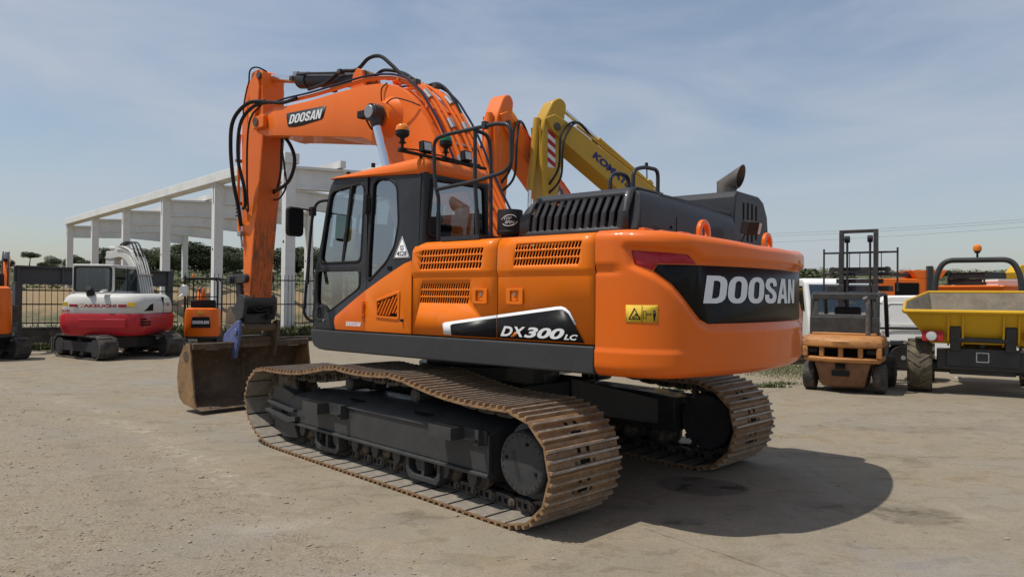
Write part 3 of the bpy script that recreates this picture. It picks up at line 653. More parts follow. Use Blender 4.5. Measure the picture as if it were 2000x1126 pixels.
up(MB().prism([(.575, 2.80), (.612, 2.80), (.742, 2.04), (.705, 2.04)], 'y', CY-.02, CY+.012), 'window_divider', 'rubber', .003, parent=cl)
up(MB().box(.30, .345, CY+.01, CY+.055, 2.50, 2.70).box(.285, .36, CY+.01, CY+.03, 2.53, 2.67), 'hinge', 'rubber', .008, parent=cl)
up(MB().box(.318, .324, CY-.01, CY+.0235, 1.36, 2.86), 'door_seam', 'void', parent=cl)
lo = usheet('door_skirt', [(.314, 1.757), (.56, 1.625), (.796, 1.492), (.812, 1.46), (.812, 1.42), (.79, 1.357), (.314, 1.357)], [], lambda u, v: (u, 1.485, v), 'orange', .012, bevel=.003, parent=cl)
up(MB().tube([(.345, 1.50, 1.49), (.345, 1.50, 1.65)], .017, 10).box(.32, .37, 1.495, 1.51, 1.5, 1.525).box(.32, .37, 1.495, 1.51, 1.61, 1.635), 'hinge', 'orange', .003, parent=lo)
logo('lettering', 'DOOSAN', flatmap((.618, 1.4925, 1.400), (.392, 1.4925, 1.400), (.607, 1.4925, 1.445)), 'decal_white', lo)
hd = usheet('door_handle', rrect(1.02, 1.13, 1.435, 1.60, .03), [rrect(1.04, 1.11, 1.46, 1.575, .025)], lambda u, v: (u, CY+.024, v), 'grey', .012, bevel=.003, parent=cl)
up(MB().box(1.035, 1.115, CY+.0225, CY+.0255, 1.455, 1.58, 0).box(1.05, 1.075, CY+.026, CY+.034, 1.48, 1.56, 1).cyl((1.0, CY+.02, 1.445), (1.0, CY+.035, 1.445), .014, 12, 2), 'handle_grip', ['void', 'rubber', 'steel'], parent=hd)
tri = flatmap((-.075, CY+.026, 2.055), (-.30, CY+.026, 2.055), (-.075, CY+.022, 2.262))
st_ = usheet('badge', rpoly([(0, 0), (1, 0), (.5, 1.0)], .05), [], lambda u, v: tri(u, v), 'decal_white', .002, parent=cl)
usheet('badge_border', [(.035, .025), (.965, .025), (.5, .95)], [[(.07, .05), (.93, .05), (.5, .90)]], lambda u, v: tri(u, v)+Vector((0, .002, 0)), 'decal_black', .001, parent=st_)
for s_, x0, x1, z0, z1 in (('G5', .40, .62, .36, .58), ('4S28', .20, .80, .10, .32)):
    utext('lettering', s_, lambda u, v: tri(x0+(x1-x0)*u, z0+(z1-z0)*v)+Vector((0, .0022, 0)), 'decal_black', 0, .02, st_)
up(MB().prism(rrect(-.055, .015, 1.945, 1.985, .015), 'y', CY+.02, CY+.025), 'vent_slot', 'void', parent=cl)
# rear wall, window
YR = .56
rear = [(CY-.04, 1.40), (CY-.02, 2.2), (CY-.05, 2.70), (CY-.09, 2.84), (YR, 2.84), (YR, 1.40)]
RW = rpoly([(CY-.10, 2.79), (YR+.06, 2.80), (YR+.03, 2.285), (CY-.09, 2.25), (CY-.05, 2.30)], .04)
rw = usheet('cab_rear', rear, [RW], lambda u, v: (-.41-.02*math.sin((v-1.4)*1.2), u, v), 'grey', .045, [1.8, 2.2, 2.5], bevel=.01)
usheet('rear_window', RW, [], lambda u, v: (-.425-.02*math.sin((v-1.4)*1.2), u, v), 'glass', 0, [2.5], parent=rw)
c0 = (sum(p[0] for p in RW)/len(RW), sum(p[1] for p in RW)/len(RW))
usheet('window_seal', [(c0[0]+(y-c0[0])*1.03, c0[1]+(z-c0[1])*1.04) for y, z in RW], [[(c0[0]+(y-c0[0])*.95, c0[1]+(z-c0[1])*.93) for y, z in RW]], lambda u, v: (-.442-.02*math.sin((v-1.4)*1.2), u, v), 'rubber', .012, [2.5], parent=rw)
q = MB().tube(smooth_path([(-.41, CY-.03, z) for z in (1.36, 1.8, 2.2)]+[(-.41, CY-.055, 2.84)], 4), .045, 12); up(q, 'corner_pillar', 'grey', parent=rw)
# far side and front
FR = usheet('cab_side', CAB, [rpoly([(.95, 2.78), (-.25, 2.80), (-.28, 2.05), (1.06, 2.03)], .06)], lambda u, v: (u, YR, v), 'grey', .04, bevel=.008)
usheet('side_window', [(.97, 2.8), (-.3, 2.82), (-.3, 2.0), (1.08, 2.0)], [], lambda u, v: (u, YR+.004, v), 'glass', 0, parent=FR)
for y in (YR+.03, CY-.04): up(MB().tube(smooth_path([(1.175, y, 1.40), (1.19, y, 1.5), (1.155, y, 1.92), (1.055, y, 2.28), (.96, y, 2.74), (.86, y, 2.86)], 4), .035, 10), 'front_pillar', 'grey', 0, parent=FR)
q = MB(); pr = [(1.19, 1.5), (1.155, 1.92), (1.055, 2.28), (.965, 2.72), (.87, 2.86)]
q.add([(x, YR, z) for x, z in pr]+[(x, CY-.03, z) for x, z in pr], [(i, i+1, i+6, i+5) for i in range(4)]); up(q, 'windscreen', 'glass', parent=FR)
up(MB().box(-.38, 1.15, YR, CY-.05, 1.355, 1.42).box(1.10, 1.19, YR, CY-.04, 1.40, 1.52), 'cab_floor', 'grey', .005)
# interior
q = MB().box(.0, .5, .80, 1.28, 1.62, 1.80); q.prism([(.08, 1.78), (-.10, 2.42), (-.20, 2.42), (-.06, 1.76)], 'y', .80, 1.28); q.prism([(-.09, 2.42), (-.13, 2.62), (-.19, 2.62), (-.19, 2.42)], 'y', .92, 1.16)
q.box(.05, .45, .9, 1.2, 1.42, 1.62); up(q, 'seat', 'seat', .04, 3)
q = MB().box(-.05, .5, 1.30, 1.40, 1.78, 1.90); q.box(-.05, .5, .66, .77, 1.78, 1.90); q.cyl((.48, 1.35, 1.9), (.5, 1.35, 2.08), .02, 8); q.cyl((.48, .71, 1.9), (.5, .71, 2.08), .02, 8); q.box(.95, 1.05, .6, .75, 1.5, 2.25); up(q, 'console', 'seat', .02)
up(MB().box(.98, 1.06, .62, .80, 2.05, 2.50).box(.95, 1.03, 1.28, 1.36, 1.55, 2.3).box(-.36, .90, YR+.05, CY-.10, 2.78, 2.82).tube(smooth_path([(.62, 1.30, 1.95), (.72, 1.28, 2.3), (.80, 1.2, 2.55)], 4), .018, 8).cyl((.9, 1.0, 1.45), (.72, 1.0, 1.98), .03, 10).lathe([(.17, 1.99), (.18, 2.0), (.17, 2.01)], (.70, 1.0, 0), 'z', 20), 'controls', 'rubber', .01)
up(MB().prism(rpoly([(1.05, 1.98), (.70, 1.98), (.73, 2.20), (.80, 2.34), (.92, 2.42), (1.02, 2.40), (1.05, 2.30)], .04), 'y', 1.14, 1.22), 'seat_cover', 'tan', .015)
# roof
q = MB(); rr = []
def rf(z, ins, drop=0):
    x0, x1, y0, y1 = -.462+ins, .972-ins*1.1, YR-.03+ins, CY+.022-ins
    r_ = .10; pts = rrect(x0, x1, y0, y1, r_, 6)
    out = []
    for x, y in pts:
        t_ = (z-2.862)/.13; zz = z-.075*t_*sst(.2, .97, x)+.040*(1-t_)*sst(-.06, .10, x)
        zz += .03*sst(.05, -.08, x)*drop*-1.2
        out.append((x, y, zz))
    return out
for z, ins, dr in ((2.862, .012, 1.), (2.885, -.004, .8), (2.93, .0, .3), (2.962, .02, 0), (2.98, .055, 0), (2.988, .12, 0), (2.992, .28, 0)): rr.append(rf(z, ins, dr))
q.loft(rr); RO = up(q, 'cab_roof', 'orange2', sharp=50)
up(MB().cyl((-.10, CY+.0, 2.895), (-.10, CY+.022, 2.895), .022, 14).cyl((.33, 1.40, 2.97), (.33, 1.40, 3.01), .02, 10).cyl((.72, 1.40, 2.93), (.72, 1.40, 2.965), .02, 10), 'roof_plug', 'rubber', parent=RO)
up(MB().box(.90, 1.0, .7, .82, 2.86, 2.93).box(.9, 1.0, 1.2, 1.32, 2.86, 2.93), 'front_lamp', 'rubber', .01, parent=RO)
BX = -.37
q = MB().box(BX-.02, BX+.015, .52, 1.69, 2.992, 3.018); q.box(BX-.01, BX+.01, .60, .63, 2.9, 3.0); q.box(BX-.01, BX+.01, 1.40, 1.43, 2.9, 3.0)
LB = up(q, 'light_bar', 'rubber', .004)
for y, nm in ((1.645, 'amber'), (1.095, 'green_lens')):
    q = MB().lathe([(.04, 3.015), (.04, 3.03), (.013, 3.035), (.013, 3.07), (.034, 3.075), (.034, 3.085), (.02, 3.09), (.022, 3.12), (.05, 3.135), (.062, 3.15), (.063, 3.185)], (BX, y, 0), 'z', 20)
    bc = up(q, 'beacon', 'rubber', parent=None)
    up(MB().lathe([(.063, 3.186), (.062, 3.205), (.054, 3.228), (.036, 3.245), (.01, 3.251)], (BX, y, 0), 'z', 22), 'lens', nm, parent=bc)
for y in (1.37, .82):
    q = MB().obox((BX-.01, y, 3.085), (.06, .115, .10), ry=R(6)); q.cyl((BX, y, 3.01), (BX, y, 3.05), .014, 8)
    wl = up(q, 'work_light', 'rubber', .014); up(MB().obox((BX-.042, y, 3.087), (.006, .085, .072), ry=R(6)), 'lens', 'glass_lamp', parent=wl)
up(MB().tube(smooth_path([(BX, 1.60, 3.03), (BX-.03, 1.48, 3.035), (BX-.01, 1.4, 3.03), (BX-.03, 1.2, 3.03), (BX, .9, 3.025), (BX, .6, 3.03)]), .008, 6), 'light_cable', 'hose', parent=LB)
# mirror and door rail
up(MB().tube(bend([(.975, CY-.02, 2.695), (1.08, 1.53, 2.675), (1.14, 1.54, 2.5), (1.215, 1.54, 1.9), (1.265, 1.54, 1.50), (1.22, 1.50, 1.435), (1.17, CY, 1.425)], .07), .0155, 12), 'door_rail', 'rubber')
up(MB().tube(bend([(1.19, 1.54, 2.10), (1.17, 1.56, 1.97), (1.15, 1.58, 1.82)], .04), [.024, .02, .014] + [.014]*0 if False else .018, 10), 'wiper_arm', 'rubber')
q = MB().loft([[(x, y, z) for y, z in rrect(1.655, 1.85, 2.30, 2.60, .045)] for x in (1.105, 1.16)])
mr = up(q, 'mirror', 'rubber', .02, 3); up(MB().prism(rrect(1.67, 1.835, 2.315, 2.585, .035), 'x', 1.100, 1.104), 'mirror_glass', 'decal_black', parent=mr)
up(MB().tube([(1.13, 1.54, 2.585), (1.145, 1.72, 2.59)], .010, 8).box(1.10, 1.16, 1.515, 1.565, 2.53, 2.62), 'mirror_arm', 'rubber', parent=mr)
# handrail behind the cab
RY = 1.40
q = MB().tube(bend([(-.59, RY, 2.21), (-.59, RY, 2.60), (-.555, RY, 2.68), (-.535, RY, 2.78), (-.52, RY, 3.135), (-.70, RY-.0, 3.155), (-1.30, RY, 3.165), (-1.43, RY, 3.13), (-1.44, RY, 2.80), (-1.36, RY, 2.745), (-1.03, RY, 2.70), (-.565, RY, 2.672)], .09), .0175, 12)
q.tube([(-1.02, RY-.01, 3.17), (-1.025, RY-.01, 2.70), (-1.05, RY-.03, 2.21)], .0175, 12)
q.tube(bend([(-1.0, RY-.02, 3.155), (-1.01, RY-.20, 3.14), (-1.02, RY-.22, 2.98), (-1.03, RY-.22, 2.21)], .08), .0175, 12)
q.box(-.66, -1.12, RY-.06, RY+.04, 2.195, 2.235); q.box(-1.12, -1.0, RY-.26, RY-.05, 2.195, 2.235); q.cyl((-.59, RY, 2.23), (-.59, RY, 2.46), .021, 12); q.cyl((-1.047, RY-.028, 2.23), (-1.04, RY-.02, 2.46), .021, 12)
q.box(-1.165, -1.125, RY-.025, RY+.025, 3.14, 3.20)
up(q, 'handrail', 'grey')
# ---- boom
BL = [(3.97, 3.972), (3.62, 3.925), (2.56, 3.768), (1.86, 3.662), (1.70, 3.60), (1.55, 3.50), (1.42, 3.40), (1.28, 3.24), (1.10, 2.95), (.85, 2.50), (.50, 1.98), (.30, 1.74), (.12, 1.62), (-.12, 1.62), (-.28, 1.75), (-.30, 1.95), (-.20, 2.2), (.10, 2.65), (.40, 3.16), (.52, 3.40), (.66, 3.64), (.79, 3.82), (.92, 3.985), (1.10, 4.13), (1.25, 4.20), (1.40, 4.245), (1.60, 4.28), (1.85, 4.305), (2.3, 4.307), (3.0, 4.305), (3.56, 4.325), (3.83, 4.355), (3.99, 4.30)]
q = MB().prism(BL, 'y', -.31, .31)
BM = up(q, 'boom', 'orange2', .012, 2)
def rim(sg):                                           # side plates stand a little proud of the top and bottom plates
    return usheet('boom_plate', BL, [], lambda u, v: (u, .322*sg, v), 'orange2', .02, bevel=.004, parent=BM)
for sg in (1, -1): rim(sg)
for sg in (1, -1):
    e_ = MB().prism([(3.80, 4.31), (3.95, 4.33), (4.22, 4.31), (4.31, 4.26), (4.335, 4.18), (4.31, 4.09), (4.23, 4.04), (4.0, 3.965), (3.80, 3.955)], 'y', .205*sg, .325*sg)
    up(e_, 'boom_fork', 'orange2', .012, parent=BM)
    up(MB().prism(rrect(3.98, 4.27, 4.09, 4.27, .03), 'y', .325*sg, .40*sg), 'pin_boss', 'orange2', .012, parent=BM)
    up(MB().lathe([(.26, .32*sg), (.21, .36*sg), (.17, .44*sg), (.15, .47*sg), (.02, .472*sg)], (1.34, 0, 3.83), 'y', 32), 'cylinder_boss', 'orange2', parent=BM)
    bcy = MB().cyl((1.335, .49*sg, 3.835), (1.335, .63*sg, 3.835), .105, 24); bcy.cyl((1.335, .63*sg, 3.835), (1.335, .66*sg, 3.835), .075, 20, 1); bcy.cyl((1.325, .56*sg, 3.80), (1.29, .56*sg, 3.66), .085, 18, 0, .062)
    bc_ = up(bcy, 'boom_cylinder', ['black', 'steel'], .005)
    up(MB().cyl((1.30, .56*sg, 3.70), (.93, .56*sg, 2.72), .056, 22), 'piston_rod', 'chrome', parent=bc_)
    up(MB().cyl((.97, .56*sg, 2.82), (.42, .56*sg, 1.45), .088, 22), 'barrel', 'orange2', .006, parent=bc_)
DE = [(3.50, 4.215), (2.62, 4.180), (2.598, 4.165), (2.625, 4.09), (2.655, 4.03), (2.69, 4.01), (3.12, 3.993), (3.30, 3.998), (3.44, 4.016), (3.475, 4.05), (3.505, 4.19)]
dc = usheet('decal', DE, [], lambda u, v: (u, .3345, v), 'grey', .002, parent=BM)
logo('lettering', 'DOOSAN', flatmap((3.445, .337, 4.060), (2.72, .337, 4.028), (3.395, .337, 4.180)), 'decal_white', dc)
q = MB().obox((1.665, .46, 3.885), (.13, .10, .085)); q.tube(bend([(1.60, .33, 3.70), (1.60, .40, 3.72), (1.64, .45, 3.84)], .03), .012, 8)
wl = up(q, 'work_light', 'rubber', .012); up(MB().box(1.731, 1.735, .42, .50, 3.85, 3.92), 'lens', 'glass_lamp', parent=wl)
# pipes and hoses along the boom
def offs(o, i0, i1):
    P = BL; out = []
    for i in range(i0, i1+1):
        t = Vector((P[i+1][0]-P[i-1][0], P[i+1][1]-P[i-1][1])).normalized(); nn = Vector((-t.y, t.x)); out.append((P[i][0]+nn.x*o, P[i][1]+nn.y*o))
    return out
top = offs(.085, 15, 30)
cl_ = MB(); 
for y, r_, mt, k0, k1, ex_ in ((.27, .024, 'orange2', 0, 16, .0), (.17, .022, 'orange2', 0, 12, .015), (.06, .024, 'orange2', 0, 12, .01), (-.07, .020, 'orange2', 0, 12, .02), (-.18, .024, 'orange2', 0, 12, .01), (-.28, .020, 'orange2', 0, 16, .0)):
    o2 = offs(.085+ex_, 15, 30)[k0:k1]
    up(MB().tube(bend([(x, y, z) for x, z in o2], .06, 3), r_, 10), 'hydraulic_pipe', mt, parent=BM)
for y, ex_ in ((.305, .12), (-.30, .13)):
    o2 = offs(ex_, 16, 30)
    up(MB().tube(smooth_path([(x, y, z) for x, z in o2]+[(3.9, y+.03*(1 if y > 0 else -1), 4.42)], 4), .014, 8), 'hydraulic_hose', 'hose_blue', parent=BM)
for i in (17, 19, 21, 24, 26, 28):
    (x, z), = offs(.075, i, i); t = Vector((BL[i+1][0]-BL[i-1][0], 0, BL[i+1][1]-BL[i-1][1])).normalized()
    up(MB().obox((x, 0, z), (.035, .64 if i < 25 else .12, .03), ry=-math.atan2(t.z, t.x)), 'pipe_clamp', 'orange2' if i > 20 else 'steel', .004, parent=BM)
for i, y in ((18, .17), (18, -.07), (20, .06), (20, -.18), (22, .17), (22, -.18), (25, .06), (25, -.18)):
    (x, z), = offs(.10, i, i); t = Vector((BL[i+1][0]-BL[i-1][0], 0, BL[i+1][1]-BL[i-1][1])).normalized()
    up(MB().cyl(Vector((x, y, z))-t*.07, Vector((x, y, z))+t*.07, .036, 8), 'pipe_coupling', 'steel', parent=BM)
hs_ = [([(3.4, .05, 4.60), (2.85, .16, 4.56), (2.55, .14, 4.66), (2.27, .10, 4.64), (2.03, .10, 4.74), (1.80, .10, 4.72), (1.60, .10, 4.58), (1.42, .08, 4.42), (1.27, .06, 4.31)], .024),
       ([(2.3, -.05, 4.6), (2.1, -.05, 4.56), (1.9, -.05, 4.60), (1.6, -.1, 4.52), (1.4, -.1, 4.40), (1.2, -.1, 4.28)], .022),
       ([(1.30, -.22, 4.32), (1.12, -.26, 4.33), (.92, -.28, 4.16), (.72, -.28, 3.86), (.5, -.28, 3.48), (.25, -.28, 2.95)], .020),
       ([(1.38, .34, 4.25), (1.46, .36, 4.18), (1.44, .37, 4.0), (1.40, .40, 3.9)], .008), ([(1.30, .46, 3.92), (1.15, .45, 4.0), (.95, .40, 3.95), (.80, .34, 3.88)], .008),
       ([(3.3, .31, 4.40), (3.6, .34, 4.38), (3.95, .36, 4.44), (4.25, .42, 4.40), (4.50, .46, 4.18), (4.58, .44, 3.7), (4.55, .36, 3.3), (4.66, .27, 3.05), (4.8, .22, 3.0)], .025),
       ([(4.0, .36, 4.46), (4.3, .46, 4.46), (4.62, .50, 4.26), (4.76, .46, 3.9), (4.78, .40, 3.4), (4.80, .30, 3.0), (4.9, .2, 2.75)], .028),
       ([(4.1, .36, 4.43), (4.32, .40, 4.26), (4.40, .40, 3.9), (4.46, .36, 3.3), (4.56, .28, 2.95), (4.68, .24, 2.98)], .014),
       ([(3.97, .10, 4.02), (3.79, .10, 3.88), (3.66, .10, 3.68), (3.67, .10, 3.50), (3.86, .06, 3.34), (4.18, .0, 3.27), (4.47, -.08, 3.27)], .026),
       ([(3.96, .12, 4.03), (3.98, .10, 3.85), (3.92, .08, 3.50), (3.95, .04, 3.28), (4.2, -.02, 3.14), (4.48, -.10, 3.14)], .014), ([(3.92, .12, 4.0), (4.05, .06, 3.85), (4.12, .02, 3.55), (4.3, -.04, 3.30), (4.46, -.08, 3.24)], .018),
       ([(4.72, .20, 4.92), (4.62, .24, 5.06), (4.50, .2, 5.09), (4.40, .1, 5.03)], .012), ([(4.70, .21, 4.93), (4.82, .22, 4.6), (4.80, .24, 4.35)], .010)]
for pts, r_ in hs_: up(MB().tube(smooth_path(pts, 6), r_, 10), 'hydraulic_hose', 'hose', parent=BM)
for p in ((2.55, .14, 4.66), (3.72, .10, 4.80), (1.27, .06, 4.33), (1.05, .17, 4.24), (1.1, -.2, 4.28), (2.62, .2, 4.42)): up(MB().obox(p, (.07, .08, .06)), 'hose_clamp', 'link', .006, parent=BM)
# arm cylinder
q = MB().cyl((2.25, 0, 4.53), (3.50, 0, 4.755), .098, 26); q.cyl((3.44, 0, 4.745), (3.66, 0, 4.785), .118, 26); q.cyl((2.18, -.07, 4.53), (2.18, .07, 4.53), .10, 20, 1)
q.obox((3.68, .02, 4.85), (.10, .16, .10), ry=R(-10), mi=2); q.tube([(3.62, .10, 4.84), (3.3, .12, 4.79), (2.7, .12, 4.68), (2.5, .13, 4.66)], .016, 8)
AC = up(q, 'arm_cylinder', ['grey', 'bucket_side', 'steel'], .005)
up(MB().cyl((3.62, 0, 4.785), (4.40, 0, 4.955), .058, 22), 'piston_rod', 'chrome', parent=AC)
up(MB().prism([(2.02, 4.28), (2.36, 4.28), (2.28, 4.57), (2.20, 4.64), (2.11, 4.60)], 'y', .10, .15).prism([(2.02, 4.28), (2.36, 4.28), (2.28, 4.57), (2.20, 4.64), (2.11, 4.60)], 'y', -.15, -.10), 'cylinder_bracket', 'orange2', .006, parent=BM)
# ---- arm
AY = .18
AP = [(4.36, 4.06), (4.345, 4.35), (4.37, 4.62), (4.38, 4.75), (4.37, 4.93), (4.40, 5.02), (4.47, 5.06), (4.56, 5.05), (4.64, 5.0), (4.73, 4.94), (4.84, 4.87), (4.90, 4.70), (4.94, 4.5), (4.945, 4.1), (4.925, 3.4), (4.90, 2.9), (4.86, 2.28), (4.835, 1.87), (4.82, 1.66), (4.78, 1.585), (4.71, 1.57), (4.665, 1.62), (4.635, 2.1), (4.53, 2.9), (4.44, 3.4)]
q = MB().prism(AP, 'y', -AY, AY)
for i in range(len(q.m)): pass
AM = up(q, 'arm', 'orange2', .010)
q = MB().prism([(4.355, 4.05), (4.435, 3.4), (4.525, 2.9), (4.63, 2.1), (4.66, 1.64), (4.652, 1.64), (4.622, 2.1), (4.517, 2.9), (4.427, 3.4), (4.347, 4.05)], 'y', -AY+.003, AY-.003); up(q, 'back_plate', 'arm_back', parent=AM)
up(MB().prism([(4.50, 5.05), (4.62, 5.02), (4.70, 4.80), (4.66, 4.5), (4.55, 4.32), (4.44, 4.5), (4.42, 4.8)], 'y', AY, AY+.035).prism([(4.50, 5.05), (4.62, 5.02), (4.70, 4.80), (4.66, 4.5), (4.55, 4.32), (4.44, 4.5), (4.42, 4.8)], 'y', -AY-.035, -AY), 'ear_plate', 'orange2', .008, parent=AM)
up(MB().cyl((4.44, -.20, 4.96), (4.44, .22, 4.96), .05, 16).cyl((4.17, -.42, 4.18), (4.17, .42, 4.18), .06, 16), 'pin', 'link', parent=AM)
up(MB().prism([(4.62, 4.42), (4.68, 4.44), (4.66, 4.36), (4.60, 4.34)], 'y', AY+.036, AY+.04).prism([(4.60, 4.30), (4.65, 4.28), (4.62, 4.16), (4.58, 4.2)], 'y', AY+.001, AY+.005), 'warning_sticker', 'yellow_sticker', parent=AM)
for y, r_ in ((.20, .022), (.12, .02), (-.15, .022)):
    up(MB().tube(bend([(4.95, y, 4.15), (4.985, y, 4.0), (4.985, y, 3.2), (4.95, y, 2.75), (4.90, y+.03, 2.60)], .06), r_, 10), 'hydraulic_pipe', 'orange2', parent=AM)
up(MB().obox((4.86, .21, 2.62), (.09, .10, .07)).cyl((4.86, .22, 2.6), (4.82, .22, 2.42), .018, 8).obox((5.0, .15, 3.75), (.04, .2, .05)).obox((5.0, .15, 3.1), (.04, .2, .05)), 'pipe_valve', 'steel', .006, parent=AM)
for k in range(5): up(MB().cyl((4.955, .215, 3.1-k*.05), (4.955, .255, 3.1-k*.05), .012, 8), 'grease_fitting', 'link', parent=AM)
up(MB().cyl((4.99, 0, 4.35), (5.03, 0, 2.95), .085, 22), 'bucket_cylinder', 'grey', .006, parent=AM)
up(MB().cyl((5.03, 0, 2.98), (5.06, 0, 1.98), .052, 18).cyl((5.02, .05, 3.0), (5.05, .05, 2.4), .02, 8, 1), 'piston_rod', ['chrome', 'rubber'], parent=AM)
# links
LK_ = MB().cyl((5.08, -.24, 1.93), (5.08, .27, 1.93), .075, 20); LK_.cyl((4.73, -.25, 1.95), (4.73, .25, 1.95), .06, 18)
LK_.cyl((5.08, .27, 1.93), (5.08, .30, 1.93), .06, 18)
for sg in (1, -1): LK_.loft([[(x, sg*y, z) for x, z in ((5.13, 2.0), (5.06, 1.87), (4.70, 1.88), (4.70, 2.01))] for y in (.19, .24)])
up(LK_, 'tipping_link', 'black', .010)
q = MB()
for sg in (1, -1): q.prism([(5.11, 1.93), (5.0, 1.93), (4.90, 1.52), (5.02, 1.47), (5.08, 1.5)], 'y', sg*.10, sg*.16)
up(q, 'connecting_rod', 'black', .010)
# quick coupler with its blue lower half
q = MB()
q.cyl((4.735, -.27, 1.60), (4.735, .27, 1.60), .10, 24); q.cyl((5.02, -.24, 1.45), (5.02, .25, 1.45), .07, 18)
for sg in (1, -1): q.prism([(4.70, 1.70), (4.80, 1.70), (4.93, 1.52), (5.10, 1.52), (5.15, 1.42), (5.17, 1.20), (5.12, 1.17), (4.82, 1.28), (4.68, 1.36), (4.64, 1.52)], 'y', sg*.22, sg*.28)
q.box(4.72, 5.1, -.22, .22, 1.26, 1.40)
QC = up(q, 'quick_coupler', 'black', .012)
up(MB().prism([(5.10, 1.50), (5.15, 1.42), (5.17, 1.20), (5.12, 1.17), (4.85, 1.28), (4.85, 1.34), (4.96, 1.42), (5.02, 1.52)], 'y', .281, .287), 'cheek_plate', 'bucket', .002, parent=QC)
up(MB().tube(smooth_path([(4.66, .12, 1.50), (4.60, .05, 1.44), (4.62, -.08, 1.48), (4.7, -.14, 1.42)], 6), .010, 8).obox((4.64, -.15, 1.36), (.12, .10, .08)), 'coupler_hose', 'hose', parent=QC)
q = MB(); q.box(4.70, 5.12, -.30, .30, 1.14, 1.24); q.cyl((4.74, -.3, 1.2), (4.74, .3, 1.2), .06, 16)
for sg in (1, -1): q.prism([(4.66, 1.31), (4.74, 1.31), (5.1, 1.10), (5.14, .90), (4.95, .92), (4.83, .74), (4.78, .74), (4.66, 1.1)], 'y', sg*.30, sg*.345, 1 if sg > 0 else 0)
q.box(4.8, 5.2, -.3, .3, .96, 1.06); q.cyl((4.735, .345, 1.14), (4.735, .375, 1.14), .05, 16, 1)
up(q, 'coupler_bracket', ['bucket', 'blue'], .010)
# ---- bucket
BO = [(4.86, .995), (4.96, .985), (5.06, .91), (5.15, .78), (5.205, .63), (5.225, .48), (5.20, .33), (5.14, .19), (5.02, .115), (4.64, .065)]
BI = [(4.63, .09), (5.0, .14), (5.12, .225), (5.17, .36), (5.19, .48), (5.17, .62), (5.12, .76), (5.04, .87), (4.955, .945), (4.86, .955)]
q = MB().prism(BO+BI, 'y', -.965, .965)
q.box(4.80, 4.86, -.965, .965, .90, .985)
q.prism([(4.50, .05), (4.66, .062), (4.66, .095), (4.50, .065)], 'y', -.99, .99)
BK_ = up(q, 'bucket', 'bucket', .006)
for sg in (1, -1):
    up(MB().prism(BO+[(4.70, .17), (4.745, .40), (4.80, .65)], 'y', sg*.965, sg*.995), 'bucket_side', 'bucket_side', .006, parent=BK_)
up(MB().lathe([(.08, .9955), (.08, .999), (.066, .9992)], (4.95, 0, .80), 'y', 24).obox((4.95, .9985, .80), (.02, .004, .12), ry=R(45)), 'badge', 'bucket', parent=BK_)
q = MB()
for k in range(8): q.cyl((4.58, -.8+k*.23, .072), (4.578, -.8+k*.23, .092), .018, 10)
up(q, 'edge_bolt', 'link', parent=BK_)
up(MB().tube(smooth_path([(4.88, .1, .93), (5.02, .06, .8), (5.10, .03, .6), (5.08, .02, .4), (5.0, .0, .26)], 5), .018, 8), 'inner_rib', 'bucket', parent=BK_)
for y in (.65, -.72): up(MB().box(4.86, 4.875, y-.09, y+.09, .885, .895), 'weld_strip', 'steel', parent=BK_)
# ------------------------------------------------------------------ other machines in the yard
M['yellow'] = paint('komat yellow paint', (.50, .30, .035), .42, .2, .12)
M['dump_yellow'] = paint('yellow skip paint', (.62, .36, .014), .42, .2, .12)
M['skip_in'] = worn('scraped skip steel', (.16, .135, .105), (.26, .22, .16), 4, .35, .6, .75, (.24, .13, .06), 9)
M['mini_red'] = paint('red body paint', (.42, .02, .028), .35, .3, .06)
M['mini_white'] = paint('off white body paint', (.56, .55, .51), .4, .2, .08)
M['letter_red'] = paint('red lettering', (.38, .03, .03), .4, .1, .05)
M['letter_blue'] = paint('blue lettering', (.03, .035, .16), .4, .1, .05)
M['tyre'] = worn('dusty tyre rubber', (.030, .028, .026), (.13, .11, .085), 5, .4, .7, .85)
M['tyre_mud'] = worn('muddy tyre rubber', (.06, .05, .035), (.15, .125, .08), 6, .35, .65, .9)
M['fork_orange'] = worn('chipped orange paint', (.46, .20, .05), (.36, .15, .045), 3, .4, .6, .55, (.11, .055, .035), 7, vs=(1, 1, 2.2))
M['fork_brown'] = worn('faded rusty paint', (.26, .12, .05), (.17, .085, .045), 4, .35, .6, .65, (.10, .06, .04), 14)
M['fork_grey'] = worn('worn grey frame', (.024, .024, .022), (.05, .047, .042), 6, .4, .7, .55)
M['mast'] = worn('worn mast steel', (.022, .02, .02), (.06, .045, .04), 6, .4, .7, .5)
M['concrete_white'] = paint('white concrete', (.70, .70, .68), .75, 0, .30, (.34, .32, .29), .9, bmp=.1, bs=20)
M['girder'] = paint('grey girder paint', (.085, .09, .095), .6, 0, .25, (.14, .12, .1))
M['fence'] = paint('black fence paint', (.03, .03, .03), .6, 0, .1)
M['wall'] = worn('stained concrete', (.10, .085, .065), (.045, .04, .034), 1.6, .35, .6, .9, (.16, .14, .11), 4)
M['lug'] = M['tyre']

